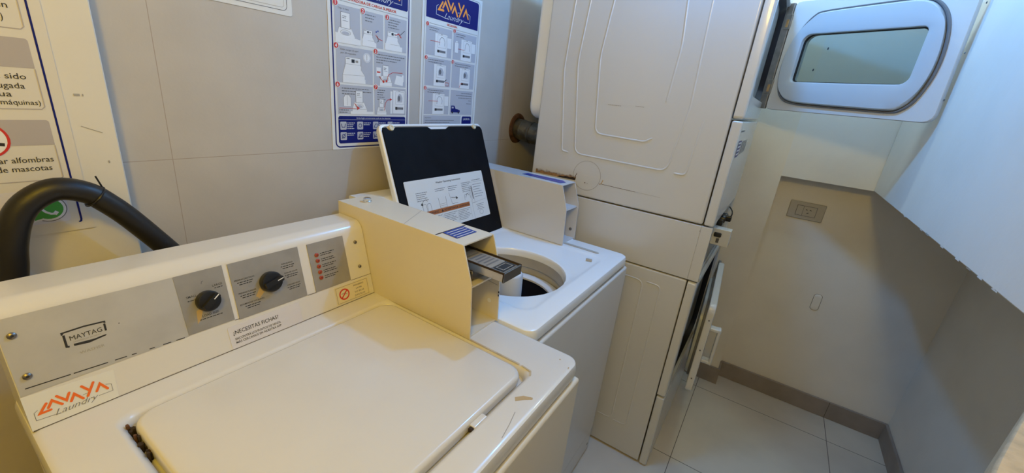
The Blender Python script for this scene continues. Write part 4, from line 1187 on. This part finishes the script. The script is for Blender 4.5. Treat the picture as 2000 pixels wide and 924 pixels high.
        q.line(mb, [(a0 + 0.004, b0 + 0.016), (a0 + 0.060, b0 + 0.016)], 0.0012, 0.0018, 'red'); q.line(mb, [(a0 + 0.054, b0 + 0.030), (a0 + 0.066, b0 + 0.016)], 0.0018, 0.0018, 'red'); q.poly(mb, [(a0 + 0.062, b0 + 0.022), (a0 + 0.072, b0 + 0.017), (a0 + 0.062, b0 + 0.012)], 0.0019, 'red')
        q.scribble(mb, a0 + 0.004, b0 + 0.010, 0.03, 0.0013, 'ink', 2, 0.003, 0.006)
        q.rect(mb, a0 + 0.040, b0, a1, b0 + 0.008, 0.0016, 'white')
    else:
        q.scribble(mb, a0 + 0.010, cap, 0.030, 0.0013, 'ink_g', 5, 0.0034, 0.0066)
        dryer_icon(q, mb, a0 + 0.070, b0 + 0.004, 0.048, 0.070, 0.0012); q.rect(mb, a0 + 0.060, b0 + 0.004, a0 + 0.068, b0 + 0.070, 0.0012, 'white')
        washer_icon(q, mb, a0 + 0.008, b0, 0.036, 0.0014, True)
        q.line(mb, [(a0 + 0.036, b0 + 0.012), (a0 + 0.040, b0 + 0.034), (a0 + 0.048, b0 + 0.044), (a0 + 0.060, b0 + 0.046)], 0.0014, 0.0018, 'red'); q.poly(mb, [(a0 + 0.058, b0 + 0.050), (a0 + 0.066, b0 + 0.046), (a0 + 0.058, b0 + 0.042)], 0.0019, 'red')
    number(q, mb, *[(0.022, 0.374), (0.106, 0.370), (0.190, 0.370), (0.020, 0.273), (0.148, 0.274), (0.021, 0.176), (0.148, 0.177)][i], str(i + 1))
    mb.build('step_panel', P1)
mb = MB()
q.rect(mb, 0.020, 0.0165, 0.266, 0.0925, 0.0010, 'navy', 0.006)
q.text(mb, 'Simbolog\u00eda com\u00fanmente usada en las etiquetas', 0.142, 0.0855, 0.0012, 'paper', h=0.0038, w=0.125, align='C'); q.line(mb, [(0.020, 0.0825), (0.266, 0.0825)], 0.0006, 0.0012, 'paper')
for r in range(2):
    for c_ in range(4):
        a, b = 0.026 + c_ * 0.056, 0.0555 - r * 0.029
        q.rect(mb, a, b, a + 0.019, b + 0.021, 0.0012, 'pgrey', 0.002); q.frame(mb, a, b, a + 0.019, b + 0.021, 0.0008, 0.0014, 'paper', 0.002)
        if (r + c_) % 3 == 0:
            q.line(mb, [(a + 0.003, b + 0.016), (a + 0.005, b + 0.006), (a + 0.014, b + 0.006), (a + 0.016, b + 0.016)], 0.0018, 0.0015, 'navy')
        elif (r + c_) % 3 == 1:
            q.ring(mb, a + 0.0095, b + 0.0105, 0.005, 0.0018, 0.0015, 'navy', 14)
        else:
            q.line(mb, [(a + 0.003, b + 0.005), (a + 0.008, b + 0.015), (a + 0.016, b + 0.015), (a + 0.016, b + 0.005), (a + 0.003, b + 0.005)], 0.0016, 0.0015, 'navy')
        if r == 1:
            q.line(mb, [(a + 0.003, b + 0.003), (a + 0.016, b + 0.018)], 0.0015, 0.0016, 'navy')
        q.scribble(mb, a + 0.022, b + 0.017, 0.026, 0.0012, 'paper', 4 if (r, c_) == (0, 0) else 3 - (r + c_) % 2, 0.003, 0.0052)
mb.build('symbol_band', P1)

# dryer instructions (right poster)
P2, q = poster('instruction_poster', 1.038, 1.262, 0.300, 0.455, 'drying instruction poster with orange lettering on navy title, partly behind open lid')
B = 0.028
mb = MB(); q.sheet(mb, [(0.300, 0.0), (0.300, 0.458), (0.0, 0.458), (0.0, 0.0)], 0.0, 0.0006, 'paper'); mb.build('sheet', P2)
mb = MB(); q.frame(mb, 0.011, 0.008, 0.2875, 0.450, 0.0018, 0.0009, 'ink_lt', 0.012); mb.build('border', P2)
mb = MB(); q.rect(mb, 0.017, 0.329 + B, 0.281, 0.418 + B, 0.0010, 'navy', 0.010); q.rect(mb, 0.017, 0.329 + B, 0.281, 0.350 + B, 0.0011, 'navy'); logo_lavaya(q, mb, 0.062, 0.338 + B, 0.172, 0.0012, 'orange_p', 'paper', 'white'); mb.build('title_band', P2)
mb = MB(); q.text(mb, 'SECADORA', 0.142, 0.319 + B, 0.0012, 'red', h=0.0062, w=0.052, align='C', bold=0.02); q.line(mb, [(0.017, 0.3135 + B), (0.281, 0.3135 + B)], 0.0007, 0.0012, 'ink_g'); mb.build('subtitle', P2)
steps = [(0.019, 0.219 + B, 0.144, 0.308 + B), (0.152, 0.219 + B, 0.279, 0.308 + B), (0.019, 0.124 + B, 0.145, 0.212 + B), (0.152, 0.124 + B, 0.278, 0.212 + B), (0.020, 0.030 + B, 0.144, 0.116 + B)]
for i, (a0, b0, a1, b1) in enumerate(steps):
    mb = MB()
    q.rect(mb, a0, b0, a1, b1, 0.0010, 'pgrey')
    q.scribble(mb, a0 + 0.014, b1 - 0.008, [0.045, 0.05, 0.075, 0.088, 0.08][i], 0.0013, 'ink_g', 2, 0.0034, 0.0068)
    dryer_icon(q, mb, a0 + (0.042 if i != 4 else 0.040), b0, 0.060, 0.070, 0.0012, i in (0, 1, 4))
    if i in (0, 4):
        q.line(mb, [(a0 + 0.020, b0 + 0.044), (a0 + 0.066, b0 + 0.044)], 0.0012, 0.0018, 'red')
    if i == 1:
        q.poly(mb, [(a0 + 0.008, b0 + 0.022), (a0 + 0.028, b0 + 0.022), (a0 + 0.028, b0 + 0.052), (a0 + 0.022, b0 + 0.060), (a0 + 0.014, b0 + 0.060), (a0 + 0.008, b0 + 0.052)], 0.0013, 'white'); q.frame(mb, a0 + 0.008, b0 + 0.022, a0 + 0.028, b0 + 0.056, 0.0008, 0.0015, 'ink_lt', 0.004)
        q.line(mb, [(a0 + 0.026, b0 + 0.036), (a0 + 0.060, b0 + 0.036)], 0.0012, 0.0018, 'red')
    if i == 2:
        q.frame(mb, a0 + 0.100, b0 + 0.004, a0 + 0.118, b0 + 0.014, 0.0010, 0.0018, 'red'); q.line(mb, [(a0 + 0.095, b0 + 0.016), (a0 + 0.106, b0 + 0.024)], 0.0026, 0.0018, 'ink')
    if i == 3:
        q.line(mb, [(a0 + 0.044, b0 + 0.002), (a0 + 0.050, b0 + 0.016), (a0 + 0.060, b0 + 0.018)], 0.0014, 0.0018, 'red')
    number(q, mb, *[(0.024, 0.310 + B), (0.155, 0.309 + B), (0.022, 0.210 + B), (0.154, 0.210 + B), (0.022, 0.115 + B)][i], str(i + 1), 0.0062)
    mb.build('step_panel', P2)
mb = MB()
a0, b0, a1, b1 = 0.152, 0.030 + B, 0.278, 0.116 + B
q.rect(mb, a0, b0, a1, b1, 0.0010, 'pgrey'); q.scribble(mb, a1 - 0.006, b1 - 0.010, 0.09, 0.0013, 'ink_g', 4, 0.0034, 0.0085, 'R', (0.7, 1.0, 0.85, 0.2)); q.scribble(mb, a1 - 0.006, b0 + 0.040, 0.028, 0.0013, 'ink_g', 1, 0.003, align='R')
q.poly(mb, [(a0 + 0.006, b0 + 0.008), (a0 + 0.056, b0 + 0.008), (a0 + 0.056, b0 + 0.016), (a0 + 0.040, b0 + 0.020), (a0 + 0.032, b0 + 0.020), (a0 + 0.024, b0 + 0.032), (a0 + 0.006, b0 + 0.032)], 0.0013, 'navy')
q.disc(mb, a0 + 0.014, b0 + 0.008, 0.004, 0.0015, 'ink', 12); q.disc(mb, a0 + 0.048, b0 + 0.008, 0.004, 0.0015, 'ink', 12); q.rect(mb, a0 + 0.010, b0 + 0.022, a0 + 0.020, b0 + 0.028, 0.0015, 'pgrey')
mb.build('contact_panel', P2)
mb = MB()
q.rect(mb, 0.019, 0.014, 0.215, 0.026 + B, 0.0010, 'pgrey'); q.text(mb, 'Importante:', 0.026, 0.016 + B, 0.0013, 'ink', h=0.004, w=0.030); q.scribble(mb, 0.026, 0.008 + B, 0.15, 0.0013, 'ink_g', 4, 0.003, 0.007)
q.rect(mb, 0.222, 0.016, 0.279, 0.024 + B, 0.0010, 'navy', 0.006); q.text(mb, 'LAVAYA', 0.2505, 0.010 + B, 0.0013, 'paper', h=0.0075, w=0.038, align='C', bold=0.01)
mb.build('footer_strip', P2)

# white sheet cut off by the top of the frame
TS = thing('framed_notice', (0.0, YP, 1.535), 'white framed notice cut off by the top edge, left of the posters', 'notice')
q = Pl((0, 0, 0), (1, 0, 0), (0, 0, 1), (0, -1, 0))
mb = MB(); q.sheet(mb, rrect(0.255, 0.0, 0.616, 0.30, 0.006, 4), 0.0, 0.0008, 'paper'); mb.build('sheet', TS)
mb = MB(); q.frame(mb, 0.268, 0.010, 0.604, 0.29, 0.0012, 0.0011, 'ink_g', 0.010); q.frame(mb, 0.274, 0.016, 0.597, 0.284, 0.0006, 0.0011, 'ink_lt', 0.006); mb.build('border', TS)
mb = MB(); q.scribble(mb, 0.40, 0.030, 0.12, 0.0011, 'red', 1, 0.004); mb.build('lettering', TS)

# ------------------------------------------------------------------ fittings on the far wall
OU = thing('wall_outlet', (2.41, -0.178, 1.03), 'beige horizontal wall outlet high in the recessed far wall', 'outlet')
pf = Pl((0, 0, 0), (0, -1, 0), (0, 0, 1), (-1, 0, 0))
mb = MB()
mb.loft([[pf.p(a, b, d) for a, b in rrect(-0.073 + i, -0.042 + i, 0.073 - i, 0.042 - i, 0.005)] for i, d in ((0, 0.0), (0, 0.005), (0.003, 0.009), (0.02, 0.0095))], 'beige_pl', True, True)
mb.build('cover_plate', OU)
mb = MB()
pf.sheet(mb, rrect(-0.040, -0.024, 0.040, 0.024, 0.002, 3), 0.009, 0.011, 'beige_pl')
pf.frame(mb, -0.040, -0.024, 0.040, 0.024, 0.002, 0.0113, 'ink_g'); pf.line(mb, [(-0.013, -0.024), (-0.013, 0.024)], 0.0016, 0.0113, 'ink_g')
for a, b, c_, d in ((-0.003, 0.008, 0.004, 0.006), (0.013, 0.008, 0.020, 0.006), (0.004, -0.010, 0.011, -0.006)):
    pf.line(mb, [(a, b), (c_, d)], 0.003, 0.0114, 'ink')
mb.build('socket', OU)
mb = MB()
def pill(s, d):
    return [Vector((2.41, -0.347, 0.595)) + Vector((-d, -a * 1.0, b)) for a, b in rrect(-0.0165 * s, -0.042 * s, 0.0165 * s, 0.042 * s, 0.0125 * s, 6)]
mb.loft([pill(1.0, 0.0), pill(1.0, 0.003), pill(0.93, 0.0055), pill(0.6, 0.006)], 'plaster', True, True)
pl_ = Pl((2.41, -0.347, 0.595), (0, -1, 0), (0, 0, 1), (-1, 0, 0))
pl_.line(mb, [q_ for q_ in rrect(-0.0172, -0.0427, 0.0172, 0.0427, 0.013, 6)] + [rrect(-0.0172, -0.0427, 0.0172, 0.0427, 0.013, 6)[0]], 0.0016, 0.0006, 'joint')
tag(mb.build('blank_cover'), 'small rounded painted-over blank cover plate low on the recessed far wall', 'cover plate')
